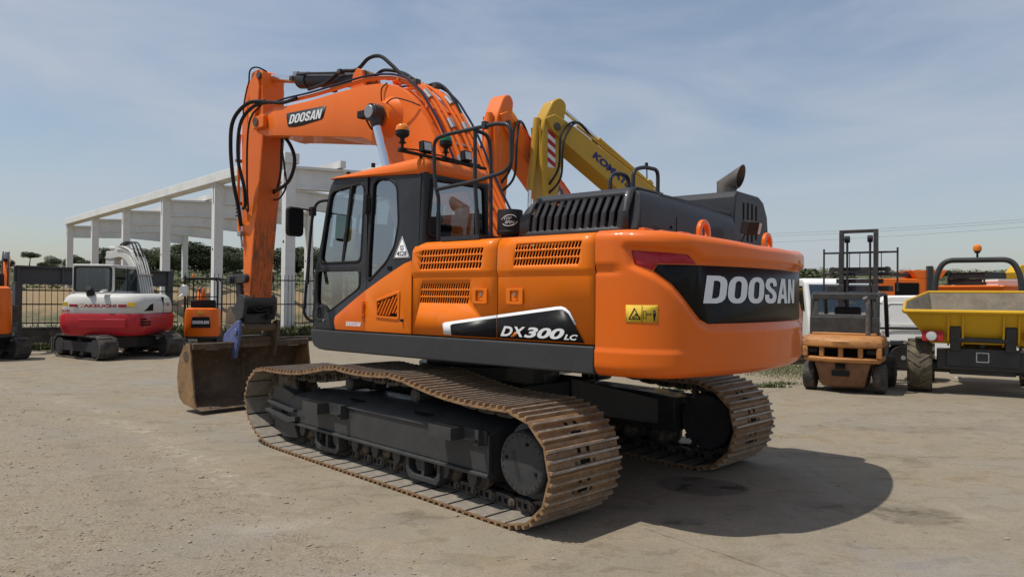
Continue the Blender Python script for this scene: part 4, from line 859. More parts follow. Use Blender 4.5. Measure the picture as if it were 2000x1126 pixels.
def rubber_track(par, x, L, h, w, ysg, gauge, r=None):
    y0, y1 = ysg*gauge/2-w/2, ysg*gauge/2+w/2; rr = h/2
    def stad(R_, k=10): return [(L/2-rr+R_*math.cos(R(a)), rr+R_*math.sin(R(a))) for a in [-90+180*i/k for i in range(k+1)]]+[(-L/2+rr+R_*math.cos(R(a)), rr+R_*math.sin(R(a))) for a in [90+180*i/k for i in range(k+1)]]
    o, i_ = stad(rr), stad(rr-.045)
    q = MB(); n = len(o)
    q.add([(px, y0, pz) for px, pz in o]+[(px, y1, pz) for px, pz in o]+[(px, y0, pz) for px, pz in i_]+[(px, y1, pz) for px, pz in i_],
          [f for k in range(n) for f in ((k, (k+1) % n, n+(k+1) % n, n+k), (2*n+k, 2*n+(k+1) % n, 3*n+(k+1) % n, 3*n+k), (k, (k+1) % n, 2*n+(k+1) % n, 2*n+k), (n+k, n+(k+1) % n, 3*n+(k+1) % n, 3*n+k))])
    per = 2*(L-h)+math.pi*h; m_ = int(per/.13)
    for k in range(m_):
        d = per*k/m_
        if d < L-h: px, pz, a = -L/2+rr+d, -.0, 180
        elif d < L-h+math.pi*rr: t = (d-L+h)/rr; px, pz, a = L/2-rr+rr*math.sin(t), rr-rr*math.cos(t), 180-math.degrees(t)
        elif d < 2*(L-h)+math.pi*rr: px, pz, a = L/2-rr-(d-L+h-math.pi*rr), h, 0
        else: t = (d-2*(L-h)-math.pi*rr)/rr; px, pz, a = -L/2+rr-rr*math.sin(t), rr+rr*math.cos(t), -math.degrees(t)
        s_ = (1 if k % 2 else -1)
        q.obox((px, ysg*gauge/2+s_*w*.12, pz), (.06, w*.72, .03), ry=R(a))
    tr = q.build('track', 'tyre', par, 0, loc=(x, 0, 0))
    f = MB().box(-L/2+rr, L/2-rr, y0+.03, y1-.03, h*.32, h*.72); f.cyl((-L/2+rr, y0+.02, rr), (-L/2+rr, y1-.02, rr), rr*.72, 18); f.cyl((L/2-rr, y0+.02, rr), (L/2-rr, y1-.02, rr), rr*.72, 18)
    for k in range(4): f.cyl((-L/2+rr+.1+(L-h-.2)*k/3, y0+.02, h*.26), (-L/2+rr+.1+(L-h-.2)*k/3, y1-.02, h*.26), h*.12, 10)
    f.build('track_frame', 'rail', tr, .008)
    return tr
def plan(w, xf, xr, rc=.25, bulge=.25, n=10):           # house outline seen from above, rounded tail
    out = []
    for k in range(n+1):
        t = -1+2*k/n; out.append((xr-bulge*(1-t*t)+bulge, w*t)) if False else None
    a = rrect(-9, 9, -9, 9, 1)
    pts = [(xf, -w+rc*.5), (xf, w-rc*.5), (xf-rc*.5, w)]
    tail = []
    for k in range(2*n+1):
        th = math.pi*(k/(2*n))
        tail.append((xr+bulge-(bulge)*math.sin(th)**.8 if True else 0, w*math.copysign(abs(math.cos(th))**.55, math.cos(th))))
    return pts+tail+[(xf-rc*.5, -w)]
def body(par, name, mat, w, xf, xr, rows, bulge=.35, sharp=40, bevel=0):
    q = MB(); base = plan(w, xf, xr, bulge=bulge); cx, cy = (xf+xr)/2, 0
    q.loft([[(cx+(x-cx)*(1-i/(xf-xr)*2), y*(1-i/w), z) for x, y in base] for z, i in rows])
    return q.build(name, mat, par, bevel, sharp=sharp)
def gp(u, v, d): return at(u, v, d)

# --- red and white excavator
A_, B_, C_ = gr(212, 702), gr(330, 696), gr(165, 690)
TH = R(146); dr = Vector((math.cos(TH), math.sin(TH), 0))
ctr = (A_+B_)/2+dr*1.05; ctr.z = 0
RW_ = thing('red_white_excavator', 'white and red midi excavator with dark cab windows left of the big machine', 'excavator', ctr, R(94))
un = bpy.data.objects.new('undercarriage', None); COL.objects.link(un); un.parent = RW_; un.rotation_euler.z = TH-R(94)
for sg in (1, -1): rubber_track(un, 0, 2.5, .62, .46, sg, 1.74)
MB().box(-.5, .5, -.75, .75, .25, .55).cyl((0, 0, .5), (0, 0, .68), .5, 24).build('track_crossbeam', 'black', un, .02)
MB().prism([(1.25, .15), (1.35, .1), (1.4, .5), (1.3, .5)], 'y', -1.1, 1.1).box(.4, 1.3, -.5, -.4, .25, .4).box(.4, 1.3, .4, .5, .25, .4).build('dozer_blade', 'black', un, .01)
W_ = 1.03
lo_ = body(RW_, 'lower_body', 'mini_red', W_+.02, 1.05, -1.20, [(.60, .12), (.66, .05), (.80, .0), (1.08, -.02), (1.17, .02)], .42)
hi_ = body(RW_, 'upper_body', 'mini_white', W_, 1.02, -1.15, [(1.15, .02), (1.30, .0), (1.46, .02), (1.58, .06), (1.66, .14), (1.69, .28)], .42)
RX = -1.30
MB().box(-1.22, -1.17, -.72, .45, .80, 1.04).build('body_panel', 'mini_red', lo_, .02)
for k in range(3): MB().box(-1.02, -.55, -W_-.035, -W_+.02, .86+.075*k, .90+.075*k).build('vent_slot', 'void', lo_)
MB().prism([(-.85, 1.24), (-.35, 1.24), (-.35, 1.42), (-.5, 1.40)], 'y', -W_-.006, -W_+.03).build('side_vent', 'void', hi_)
MB().box(.30, .308, -W_-.004, -W_+.1, 1.16, 1.60).box(-.30, .95, -W_-.012, -W_+.05, 1.155, 1.165).build('panel_seam', 'void', hi_); MB().prism(rrect(.40, .80, 1.24, 1.48, .03), 'y', -W_-.010, -W_+.02).build('side_hatch', 'mini_white', hi_, .004); text('lettering', 'TB290', flatmap((.45, -W_-.012, 1.36), (.65, -W_-.012, 1.36), (.45, -W_-.012, 1.42)), 'letter_red', hi_, .2, .03)
text('lettering', 'TAKEUCHI', lambda u, v: Vector((-1.158, .46-.92*u, 1.33+.085*v)), 'letter_red', hi_, 0, .04)
text('lettering', 'TB290', lambda u, v: Vector((-1.115+.0*u, .93-.22*u, 1.19+.08*v)), 'letter_red', hi_, .2, .03)
for y0, y1, mt in ((.70, .50, 'red'), (-.50, -.70, 'red'), (.86, .74, 'yellow_sticker'), (-.73, -.93, 'yellow_sticker')):
    z0 = 1.34 if mt == 'red' else 1.36
    MB().box(-1.152, -1.13, y1, y0, z0, z0+(.07 if mt == 'red' else .10)).build('marker', mt, hi_, .004)
MB().cyl((-1.0, .25, 1.64), (-1.02, .25, 1.76), .10, 16).cyl((-1.0, .25, 1.74), (-1.12, .25, 1.82), .08, 14).build('exhaust_pipe', 'rubber', RW_, .01)
MB().obox((-1.12, -.12, 1.74), (.22, .14, .04), ry=R(-20)).build('engine_latch', 'steel', RW_, .01)
cb = MB()
CX0, CX1, CY0, CY1 = -.35, 1.05, .02, .98
for x, y in ((CX0, CY0), (CX0, CY1), (CX1, CY0), (CX1, CY1), (.35, CY0), (.35, CY1)): cb.prism([(x-.05, y-.05), (x+.05, y-.05), (x+.05, y+.05), (x-.05, y+.05)], 'z', 1.5, 2.44)
cb.box(CX0-.05, CX1+.02, CY0-.05, CY1+.05, 2.36, 2.46); cb.box(CX0-.05, CX1, CY0-.05, CY1+.05, 1.5, 1.76)
CB = cb.build('cab', 'mini_white', RW_, .03, 3)
MB().prism(rrect(CY0+.01, CY1-.01, 1.74, 2.40, .07), 'x', CX0-.06, CX0-.045).build('rear_window', 'glass_dark', CB)
sheet('window_seal', rrect(CY0-.01, CY1+.01, 1.73, 2.41, .08), [rrect(CY0+.05, CY1-.05, 1.78, 2.36, .06)], lambda u, v: (CX0-.064, u, v), 'rubber', CB, .01)
MB().box(-.28, 1.0, CY0-.052, CY0-.04, 1.76, 2.36).build('side_window', 'glass_dark', CB); MB().box(-.28, 1.0, CY1+.04, CY1+.052, 1.76, 2.36).build('side_window', 'glass_dark', CB); MB().box(CX1+.03, CX1+.04, CY0, CY1, 1.5, 2.36).build('windscreen', 'glass', CB)
for x in (-.31, .38, 1.02): MB().box(x-.025, x+.025, CY0-.06, CY0-.05, 1.74, 2.38).build('window_bar', 'rubber', CB)
MB().box(.1, .5, .42, .86, 1.7, 1.85).prism([(.1, 1.85), (.18, 1.85), (.02, 2.25), (-.06, 2.25)], 'y', .42, .86).build('seat', 'seat', CB, .05)
YAW = Matrix.Translation((.85, -.36, 0)) @ Matrix.Rotation(R(50), 4, 'Z') @ Matrix.Translation((-.85, .36, 0))
class YB(MB):                                         # boom pieces, slewed on the swing post
    def build(s, *a, **k):
        s.v = [tuple(YAW @ Vector(p)) for p in s.v]; return MB.build(s, *a, **k)
BMx = YB(); by = -.36
bp = smooth_path([(1.0, by, 1.35), (1.25, by, 2.0), (1.65, by, 2.62), (2.25, by, 2.86), (3.0, by, 2.72)], 5)
BMx.loft([[(p.x+a*math.cos(t), p.y+b, p.z+a*math.sin(t)) for a, b in ((-.2, -.13), (-.2, .13), (.2, .13), (.2, -.13))] for p, t in zip(bp, [R(155-150*i/(len(bp)-1)) for i in range(len(bp))])])
BB = BMx.build('boom', 'mini_white', RW_, .02)
for k in range(6):
    yy = by-.17+.068*k
    YB().tube(smooth_path([(.80, yy, 1.5), (.97, yy, 2.05), (1.36, yy, 2.74+.04*(k % 2)), (1.85, yy, 3.02), (2.4, yy*1.0, 3.06)], 5), .020, 8).build('hydraulic_pipe', 'mini_white', BB)
for k in range(3): YB().tube(smooth_path([(1.3, by-.1+.1*k, 2.75), (1.6, by-.1+.1*k, 3.14), (2.1, by-.1+.1*k, 3.16), (2.6, by, 3.0)], 5), .022, 8).build('hydraulic_hose', 'hose', BB)
for z_, x_ in ((1.62, .84), (2.2, 1.02)): YB().box(x_-.03, x_+.03, by-.22, by+.22, z_, z_+.04).build('pipe_clamp', 'steel', BB)
YB().loft([[(x, y, z) for y, z in ((by-.1, 2.55), (by+.1, 2.55), (by+.1, 2.95), (by-.1, 2.95))] for x in (2.6, 3.15)]).prism([(2.8, 2.9), (3.15, 2.95), (3.2, 1.2), (3.0, 1.2)], 'y', by-.1, by+.1).build('arm', 'mini_white', RW_, .02)
YB().tube([(2.0, by, 2.98), (3.05, by, 3.05)], .06, 12).build('arm_cylinder', 'mini_white', BB)
YB().prism([(2.85, 1.2), (3.25, 1.2), (3.3, .6), (3.05, .25), (2.7, .3), (2.95, .6)], 'y', by-.4, by+.4).build('bucket', 'link', RW_, .01)
for y_, x_ in ((-1.0, .9),): MB().tube([(1.1, -1.0, 1.5), (1.2, -1.25, 1.72)], .015, 8).prism(rrect(-1.36, -1.14, 1.62, 1.94, .06), 'x', 1.17, 1.22).build('mirror', 'silver', RW_, .01)
# grey bin beside it
b_ = gr(142, 689); bn = thing('waste_bin', 'small dark grey bin on the ground against the low wall', 'bin', (b_.x, b_.y+.1, 0), R(20))
MB().loft([[(x*k, y*k, z) for x, y in ((-.2, -.2), (.2, -.2), (.2, .2), (-.2, .2))] for z, k in ((.0, .85), (.42, 1.0))]).build('bin_body', 'rail', bn, .02); MB().box(-.22, .22, -.22, .22, .42, .47).build('lid', 'rail', bn, .015)

# --- small orange excavators
def mini(name, label, loc, head, th, s, canopy, boom_side, txt):
    r = thing(name, label, 'mini excavator', loc, head); r.scale = (s, s, s)
    u_ = bpy.data.objects.new('undercarriage', None); COL.objects.link(u_); u_.parent = r; u_.rotation_euler.z = th-head
    for sg in (1, -1): rubber_track(u_, 0, 1.6, .42, .26, sg, .82)
    MB().box(-.3, .3, -.4, .4, .2, .42).build('track_crossbeam', 'black', u_, .02); MB().box(.78, .86, -.52, .52, .08, .36).build('dozer_blade', 'orange2', u_, .01)
    bs = body(r, 'base_plate', 'rail', .50, .62, -.62, [(.40, .06), (.44, .0), (.56, .0)], .14)
    hb = body(r, 'engine_cover', 'orange', .50, .10, -.66, [(.50, .01), (.54, -.01), (.9, -.01), (1.22, .0), (1.36, .02), (1.40, .07)], .14)
    MB().prism(rpoly([(-.29, .78), (.29, .78), (.25, 1.12), (-.25, 1.12)], .03), 'x', -.705, -.665).build('rear_badge', 'decal_black', hb, .005)
    if txt: logo('lettering', txt, flatmap((-.708, .24, .90), (-.708, -.24, .90), (-.708, .24, 1.0)), 'decal_white', hb)
    MB().box(-.69, -.66, -.06, .10, 1.22, 1.30).build('warning_sticker', 'yellow_sticker', hb)
    MB().box(-.25, .05, -.26, .26, 1.2, 1.42).prism([(-.25, 1.3), (-.15, 1.3), (-.28, 1.66), (-.36, 1.64)], 'y', -.38, .38).build('seat', 'seat', r, .05)
    MB().box(.1, .62, -.48, .48, .56, .62).box(.1, .35, .36, .48, .62, 1.05).build('cab_floor', 'rail', r, .01)
    if canopy:
        c_ = MB()
        for x, y in ((-.42, .44), (-.42, -.44), (.5, .44), (.5, -.44)): c_.tube(bend([(x, y, 1.2 if x < 0 else .6), (x, y, 2.25), (x*.9, y*.8, 2.32)], .05), .022, 8)
        c_.tube([(-.42, .44, 1.75), (-.42, -.44, 1.75)], .015, 8); c_.build('canopy_frame', 'rubber', r)
        MB().prism(rrect(-.55, .65, -.5, .5, .1), 'z', 2.30, 2.37).build('canopy_roof', 'rubber', r, .03)
        MB().lathe([(.05, 2.37), (.05, 2.44), (.03, 2.48)], (-.3, .3, 0), 'z', 12).build('beacon', 'amber', r); MB().lathe([(.06, 2.37), (.05, 2.42), (.01, 2.43)], (-.2, -.1, 0), 'z', 12).build('antenna', 'rubber', r)
    y = boom_side
    MB().box(.62, .80, y-.14, y+.14, .40, .66).build('swing_post', 'rail', r, .02)
    p = smooth_path([(.75, y, .62), (.85, y, 1.2), (1.05, y, 1.72), (1.5, y, 1.98), (1.9, y, 1.92)], 4)
    MB().loft([[(q.x+a*math.cos(t), q.y+b, q.z+a*math.sin(t)) for a, b in ((-.10, -.07), (-.10, .07), (.10, .07), (.10, -.07))] for q, t in zip(p, [R(165-140*i/(len(p)-1)) for i in range(len(p))])]).build('boom', 'orange2', r, .01)
    MB().prism([(1.75, 2.05), (1.95, 2.02), (2.05, 1.0), (1.95, 1.0)], 'y', y-.06, y+.06).build('arm', 'orange2', r, .01)
    MB().cyl((.92, y, .75), (1.35, y, 1.72), .045, 10).build('boom_cylinder', 'orange2', r); MB().cyl((1.1, y, 1.95), (1.8, y, 2.12), .04, 10).build('arm_cylinder', 'rail', r)
    for k in range(2): MB().tube(smooth_path([(.7, y-.05+.1*k, .8), (.72, y-.05+.1*k, 1.3), (.98, y-.05+.1*k, 1.9), (1.5, y-.05+.1*k, 2.14)], 5), .015, 6).build('hydraulic_hose', 'hose', r)
    MB().prism([(1.85, 1.0), (2.1, 1.0), (2.15, .65), (2.0, .4), (1.75, .42), (1.95, .65)], 'y', y-.22, y+.22).build('bucket', 'link', r, .008)
    return r
m1 = at(400, 600, 21.5); mini('mini_excavator', 'small orange mini excavator with black canopy parked by the bar fence', (m1.x, m1.y, -.02), R(104), R(120), .93, True, .36, 'DOOSAN')
m2 = gr(20, 705); mini('mini_excavator', 'orange mini excavator cut off by the left edge of the photo', (-13.52, 18.1, 0), R(124), R(150), 1.32, False, -.36, None)

# --- the two excavators parked behind, their raised arms showing over the hood
def bg_digger(name, label, foot, tip, col, boomw, wd, arm_len, lower_out, marks, letters, lcol, decal):
    f2, t2 = Vector((foot.x, foot.y, 0)), Vector((tip.x, tip.y, 0)); d = (t2-f2); hd_ = math.atan2(d.y, d.x); Lh = d.length
    r = thing(name, label, 'excavator', (foot.x, foot.y, 0), hd_)
    zf, zt = foot.z, tip.z; A = Vector((0, 0, zf)); B = Vector((Lh, 0, zt)); ax = (B-A); L = ax.length; t = ax.normalized(); nn = Vector((-t.z, 0, t.x))
    def P(a, b): q = A+t*(a*L)+nn*b; return (q.x, q.z)
    bm = MB().prism([P(-.04, -.15), P(-.03, .2), P(.2, .55), P(.38, .80), P(.5, .80), P(.98, .30), P(1.03, .22), P(1.05, 0), P(1.02, -.14), P(.95, -.16), P(.46, .08), P(.3, -.02)], 'y', -wd, wd).build('boom', col, r, .02)
    AT = P(1.0, .0)
    w2 = wd*.72
    zt2 = AT[1]+.62
    ap = [(AT[0]-.30, AT[1]-.2), (AT[0]-.28, AT[1]+.2), (AT[0]-.36, zt2-.02), (AT[0]-.18, zt2+.12), (AT[0]+.04, zt2+.02), (AT[0]+.34, AT[1]+.1), (AT[0]+.38, AT[1]-.5), (AT[0]+.18+lower_out, AT[1]-arm_len), (AT[0]-.04+lower_out, AT[1]-arm_len)]
    ap = rpoly(ap, .22, 5); ar = MB().prism(ap, 'y', -w2, w2).build('arm', col, r, .03)
    b0 = (AT[0]+.05+lower_out, AT[1]-arm_len)
    MB().prism([(b0[0]-.1, b0[1]+.1), (b0[0]+.35, b0[1]+.05), (b0[0]+.45, b0[1]-.5), (b0[0]+.1, b0[1]-1.0), (b0[0]-.5, b0[1]-.95), (b0[0]-.75, b0[1]-.75), (b0[0]-.3, b0[1]-.6)], 'y', -.6, .6).build('bucket', 'bucket', r, .02)
    pc, pe = P(.52, .95), (AT[0]-.22, zt2)
    MB().cyl((pc[0], 0, pc[1]), ((pc[0]*.42+pe[0]*.58), 0, (pc[1]*.42+pe[1]*.58)), .085, 16).build('arm_cylinder', col, bm, .005)
    MB().cyl((pc[0]*.45+pe[0]*.55, 0, pc[1]*.45+pe[1]*.55), (pe[0], 0, pe[1]), .05, 14).build('piston_rod', 'chrome', bm)
    MB().prism([P(.48, .75), P(.56, .72), P(.53, 1.02), P(.51, 1.02)], 'y', -.12, .12).build('cylinder_bracket', col, bm, .01)
    c0 = (AT[0]+.40, AT[1]+.1)
    MB().cyl((AT[0]+.36, 0, AT[1]+.2), (AT[0]+.50+lower_out*.5, 0, AT[1]-1.5), .085, 14).build('bucket_cylinder', col, ar, .005); MB().cyl((AT[0]+.5+lower_out*.5, 0, AT[1]-1.5), (AT[0]+.5+lower_out, 0, AT[1]-arm_len+.3), .05, 12).build('piston_rod', 'chrome', ar)
    MB().cyl((AT[0], -wd-.03, AT[1]), (AT[0], wd+.03, AT[1]), .09, 16).build('pin', 'link', bm)
    for sg in (1, -1):
        q0, q1 = P(.42, .38), (0.55, zf-.5); MB().cyl((q0[0], sg*(wd+.12), q0[1]), (q1[0], sg*(wd+.12), q1[1]), .09, 14).build('boom_cylinder', col, bm)
        for k in range(2):
            o = .12+.09*k
            MB().tube(smooth_path([(*P(.80, .5)[:1], sg*wd*.6, P(.80, .5)[1]), (P(.93, .55)[0], sg*(wd*.8), P(.93, .55)[1]), (AT[0]-.05, sg*(wd+o), AT[1]-.15-.2*k), (AT[0]+.02, sg*(wd+o*.9), AT[1]-.95-.25*k), (AT[0]+.15, sg*w2, AT[1]-1.35-.2*k)], 6), .028, 8).build('hydraulic_hose', 'hose', bm)
            MB().tube([(P(a, b+.07)[0], sg*(.10+.12*k), P(a, b+.07)[1]) for a, b in ((-.02, .2), (.2, .55), (.38, .80), (.5, .80), (.93, .38))], .025, 8).build('hydraulic_pipe', col, bm)
    for k in range(2): MB().tube([(AT[0]+.40, -.16+.32*k, AT[1]+.0), (AT[0]+.30, -.16+.32*k, AT[1]-1.3)], .022, 8).build('hydraulic_pipe', col, ar)
    for sg in (1, -1):
        if decal: sheet('decal', [P(.54, .18), P(.52, .48), P(.55, .58), P(.80, .36), P(.83, .10), P(.81, .04)], [], lambda u, v: (u, sg*(wd+.004), v), 'decal_black', bm, .003)
        a0, a1, hgt = (.56, .795, .24) if decal else (.58, .82, .19)
        if sg > 0: s0, s1 = a1, a0
        else: s0, s1 = a0, a1
        p0, p1 = P(s0, .12+(.10 if s0 < .7 else -.02)), P(s1, .12+(.10 if s1 < .7 else -.02)); pu = P(s0, .12+hgt+(.10 if s0 < .7 else -.02))
        fm_ = flatmap((p0[0], sg*(wd+.008), p0[1]), (p1[0], sg*(wd+.008), p1[1]), (pu[0], sg*(wd+.008), pu[1])); logo('lettering', letters, fm_, lcol, bm) if decal else text('lettering', letters, fm_, lcol, bm, .1, .05)
    if marks:
        for sg in (1, -1):
            z0, z1, xa, xb = AT[1]-.95, AT[1]+.15, AT[0]-.02, AT[0]+.20
            bd = MB().box(xa, xb, sg*w2-.003, sg*w2+.003, z0, z1).build('hazard_board', 'decal_white', ar)
            for k in range(5): MB().prism([(xa, z0+.22*k), (xb, z0+.13+.22*k), (xb, min(z1, z0+.24+.22*k)), (xa, z0+.11+.22*k)], 'y', sg*w2-.005, sg*w2+.005).build('hazard_stripe', 'letter_red', bd)
    # machine underneath
    un_ = bpy.data.objects.new('undercarriage', None); COL.objects.link(un_); un_.parent = r; un_.location.x = -.2
    for sg in (1, -1): rubber_track(un_, 0, 4.2, .92, .6, sg, 2.3)
    MB().box(-.9, .9, -1.0, 1.0, .45, .85).cyl((0, 0, .8), (0, 0, 1.05), .65, 28).build('car_body', 'black', un_, .02)
    body(r, 'engine_house', col, 1.40, .55, -2.6, [(1.05, .05), (1.1, 0), (1.8, 0), (1.95, .04), (2.0, .12)], .35)
    MB().box(-1.9, -.6, -1.2, 1.2, 1.98, 2.15).build('engine_hood', 'grey', r, .05)
    c_ = MB().prism([(-.7, 1.05), (.85, 1.05), (.98, 1.5), (.75, 2.55), (.6, 2.75), (-.65, 2.75), (-.7, 2.5)], 'y', .42, 1.38).build('cab', 'grey', r, .04)
    MB().prism([(-.5, 1.8), (.75, 1.75), (.62, 2.5), (-.5, 2.55)], 'y', .415, 1.385).build('side_window', 'glass_dark', c_)
    return r
bg_digger('tall_excavator', 'orange excavator standing behind, its arm upright behind the grab rail', at(1160, 563, 20.5), at(973, 245, 16.2), 'orange2', .60, .27, 2.75, .15, False, 'DOOSAN', 'decal_white', True)
bg_digger('tall_excavator', 'yellow excavator behind the engine hood, arm with red and white striped board', at(1385, 563, 20), at(1073, 252, 16.8), 'yellow', .60, .29, 2.9, .10, True, 'KOMATSU', 'letter_blue', False)
# ------------------------------------------------------------------ white frame building, fences, girder
P0, ST = Vector((-32.8, 52.7, 0)), Vector((4.84, -5.08, 0)); PD = Vector((5.08, 4.84, 0)).normalized(); ED = Vector((1, -1, 0)).normalized()
EH = 6.75; ang = math.atan2(PD.y, PD.x)
BG = thing('frame_building', 'unfinished white concrete frame building without walls behind the bar fence', 'building', P0, ang)
def bl(i, s, z): return (s, -i*ST.length, z)           # local: x across the span, y along the eaves
SPAN = 8.2
q0 = MB().box(-.20, .20, -.17, .17, -.2, EH); q0.box(-.202, -.20, -.03, .03, EH-1.0, EH-.1, 1); q0.cyl((-.205, 0, EH*.55), (-.20, 0, EH*.55), .06, 8, 1)
cme = q0.mesh('column', ['concrete_white', 'void'])
for i in range(6):
    for s in (0, SPAN):
        o = link('column', cme, BG); o.location = bl(i, s, 0)
rp = [(.20, EH-1.0), (SPAN/2, EH-.80), (SPAN-.20, EH-1.0), (SPAN-.20, EH-.12), (SPAN/2, EH+.12), (.20, EH-.12)]
rme = MB().prism(rp, 'y', -.09, .09).prism([(.20, EH-.22), (SPAN/2, EH+.02), (SPAN-.20, EH-.22), (SPAN-.20, EH-.12), (SPAN/2, EH+.12), (.20, EH-.12)], 'y', -.22, .22).prism([(.20, EH-1.0), (SPAN/2, EH-.8), (SPAN-.20, EH-1.0), (SPAN-.20, EH-.92), (SPAN/2, EH-.72), (.20, EH-.92)], 'y', -.20, .20).mesh('rafter', 'concrete_white')
for i in range(6):
    o = link('rafter', rme, BG); o.location = bl(i, 0, 0)
for s, z in ((0, EH-.05), (SPAN, EH-.05)):
    MB().box(s-.3, s+.3, -5*ST.length-.25, .25, z, z+.42).build('eave_beam', 'concrete_white', BG, .02)
for s in (2.1, SPAN/2, SPAN-2.1):
    z = EH-.10+(.24*(1-abs(s-SPAN/2)/(SPAN/2)))
    MB().box(s-.12, s+.12, -5*ST.length-.4, .3, z, z+.28).build('purlin', 'concrete_white', BG)
for i in range(6): MB().box(.0, 1.6, -i*ST.length-.12, -i*ST.length+.12, EH-1.95, EH-1.6).build('corbel', 'concrete_white', BG) if False else None

def bar_fence(name, label, a, b, h, zb, step, wallh=0):
    a, b = Vector((a.x, a.y, 0)), Vector((b.x, b.y, 0)); d = b-a; L = d.length
    r = thing(name, label, 'fence', a, math.atan2(d.y, d.x))
    MB().box(0, L, -.02, .02, zb+h-.22, zb+h-.18).box(0, L, -.02, .02, zb+h*.52, zb+h*.52+.04).box(0, L, -.02, .02, zb+.12, zb+.16).build('rail', 'fence', r)
    q = MB(); n = int(L/step)
    for k in range(n+1): x = L*k/n; q.prism([(x-.008, -.008), (x+.008, -.008), (x+.008, .008), (x-.008, .008)], 'z', zb+.05, zb+h+.0)
    q.build('bars', 'fence', r)
    for k in range(int(L/2.8)+1): MB().prism([(2.8*k-.035, -.035), (2.8*k+.035, -.035), (2.8*k+.035, .035), (2.8*k-.035, .035)], 'z', zb, zb+h-.1).build('post', 'fence', r)
    return r
wA, wB = gr(-60, 680), gr(340, 672)
def low_wall(label, a, b, h):
    d = b-a; r = thing('low_wall', label, 'wall', (a.x, a.y, 0), math.atan2(d.y, d.x)); MB().box(0, d.length, 0, .25, -.1, h).build('wall_body', 'wall', r, .02); MB().box(0, d.length, -.03, .28, h, h+.05).build('coping', 'wall', r, .01); return r
low_wall('low stained concrete wall under the fence at the left edge', wA, wB, .56)
bar_fence('bar_fence', 'black vertical bar fence standing on the low stained concrete wall', wA+Vector((.05, .12, 0)), wB+Vector((.05, .12, 0)), 1.36, .6, .16)
fA, fB = wB+Vector((.2, .15, 0)), gr(690, 663)
low_wall('thin concrete kerb wall under the tall fence behind the rusty bucket', fA, fB, .12)
bar_fence('bar_fence', 'taller black spiked bar fence behind the bucket and canopy mini excavator', fA+Vector((.02, .12, 0)), fB+Vector((.02, .12, 0)), 2.25, .15, .13)
gA, gB = at(34, 535, 21.0), at(335, 548, 25.5)
d = Vector((gB.x-gA.x, gB.y-gA.y, 0)); gt = thing('steel_girder', 'long grey steel girder raised on posts in front of the white columns', 'girder', (gA.x, gA.y, 0), math.atan2(d.y, d.x))
L = d.length
q = MB().box(-.1, L, -.02, .02, 1.98, 2.44); q.box(-.1, L, -.12, .12, 2.44, 2.49); q.box(-.1, L, -.10, .10, 1.94, 1.98)
for k in range(5): q.box(L*k/4-.03, L*k/4+.03, -.08, .08, 1.98, 2.44)
q.build('beam', 'girder', gt, .004)
for x in (0, L-.1): MB().box(x-.1, x+.1, -.09, .09, 0, 2.0 if x == 0 else 2.44).box(x-.13, x+.13, -.12, .12, 0, .04).build('post', 'girder', gt, .006)

# ------------------------------------------------------------------ land behind
def hh(x, y):
    a = 0
    d1 = y-(38+.10*(x+40)) - (10 if x > 0 else 0)
    if x < 30:
        a = 2.0*sst(0, 7, d1)+1.5*sst(9, 34, d1)+1.3*sst(30, 70, d1)
        a *= sst(30, 6, x)
    b = 7.5*sst(70, 190, y)*sst(20, 60, x)+5*sst(150, 300, y)
    f = math.sin(x*.31+y*.17)*.18+math.sin(x*.83-y*.41)*.10+math.sin(x*1.9+y*1.3)*.05
    return max(a, b)+(f*min(1, max(a, b)*.6))-.03
nx, ny = 150, 110
q = MB(); xs = [-150+340*i/(nx-1) for i in range(nx)]; ys = [27+(j/(ny-1))**1.7*400 for j in range(ny)]
q.add([(x, y, hh(x, y)) for y in ys for x in xs], [(j*nx+i, j*nx+i+1, (j+1)*nx+i+1, (j+1)*nx+i) for j in range(ny-1) for i in range(nx-1)])
m, nt, b = nmat('scrub hillside')
geo = nd(nt, 'NewGeometry'); sx = nd(nt, 'SeparateXYZ'); nt.links.new(geo.outputs['Position'], sx.inputs[0]); Z_ = sx.outputs[2]
n1 = noise(nt, .5, 8, .7); n2 = noise(nt, 2.4, 8, .75)
sand = mix(nt, n2, (.235, .155, .075), (.30, .22, .125)); green = mix(nt, ramp(nt, n2, .35, .65), (.055, .065, .022), (.115, .115, .045)); dk = mix(nt, ramp(nt, noise(nt, .35, 6, .7), .5, .62), green, (.03, .04, .014))
gl = mix(nt, ramp(nt, n1, .4, .6), (.08, .085, .035), (.20, .15, .085))
f1 = mth(nt, 'ADD', mth(nt, 'MULTIPLY', mth(nt, 'SUBTRACT', Z_, 1.75), 1.2), mth(nt, 'MULTIPLY', mth(nt, 'SUBTRACT', n1, .5), 3.0), clamp=True)
f0 = mth(nt, 'ADD', mth(nt, 'MULTIPLY', mth(nt, 'SUBTRACT', Z_, .35), 3), mth(nt, 'MULTIPLY', mth(nt, 'SUBTRACT', n1, .5), 2.0), clamp=True)
nt.links.new(mix(nt, f1, mix(nt, f0, gl, sand), dk), b.inputs['Base Color']); b.inputs['Roughness'].default_value = .95; bump(nt, b, n2, .6, .3)
M['hill'] = m
tag(q.build('hill', 'hill'), kind='structure')
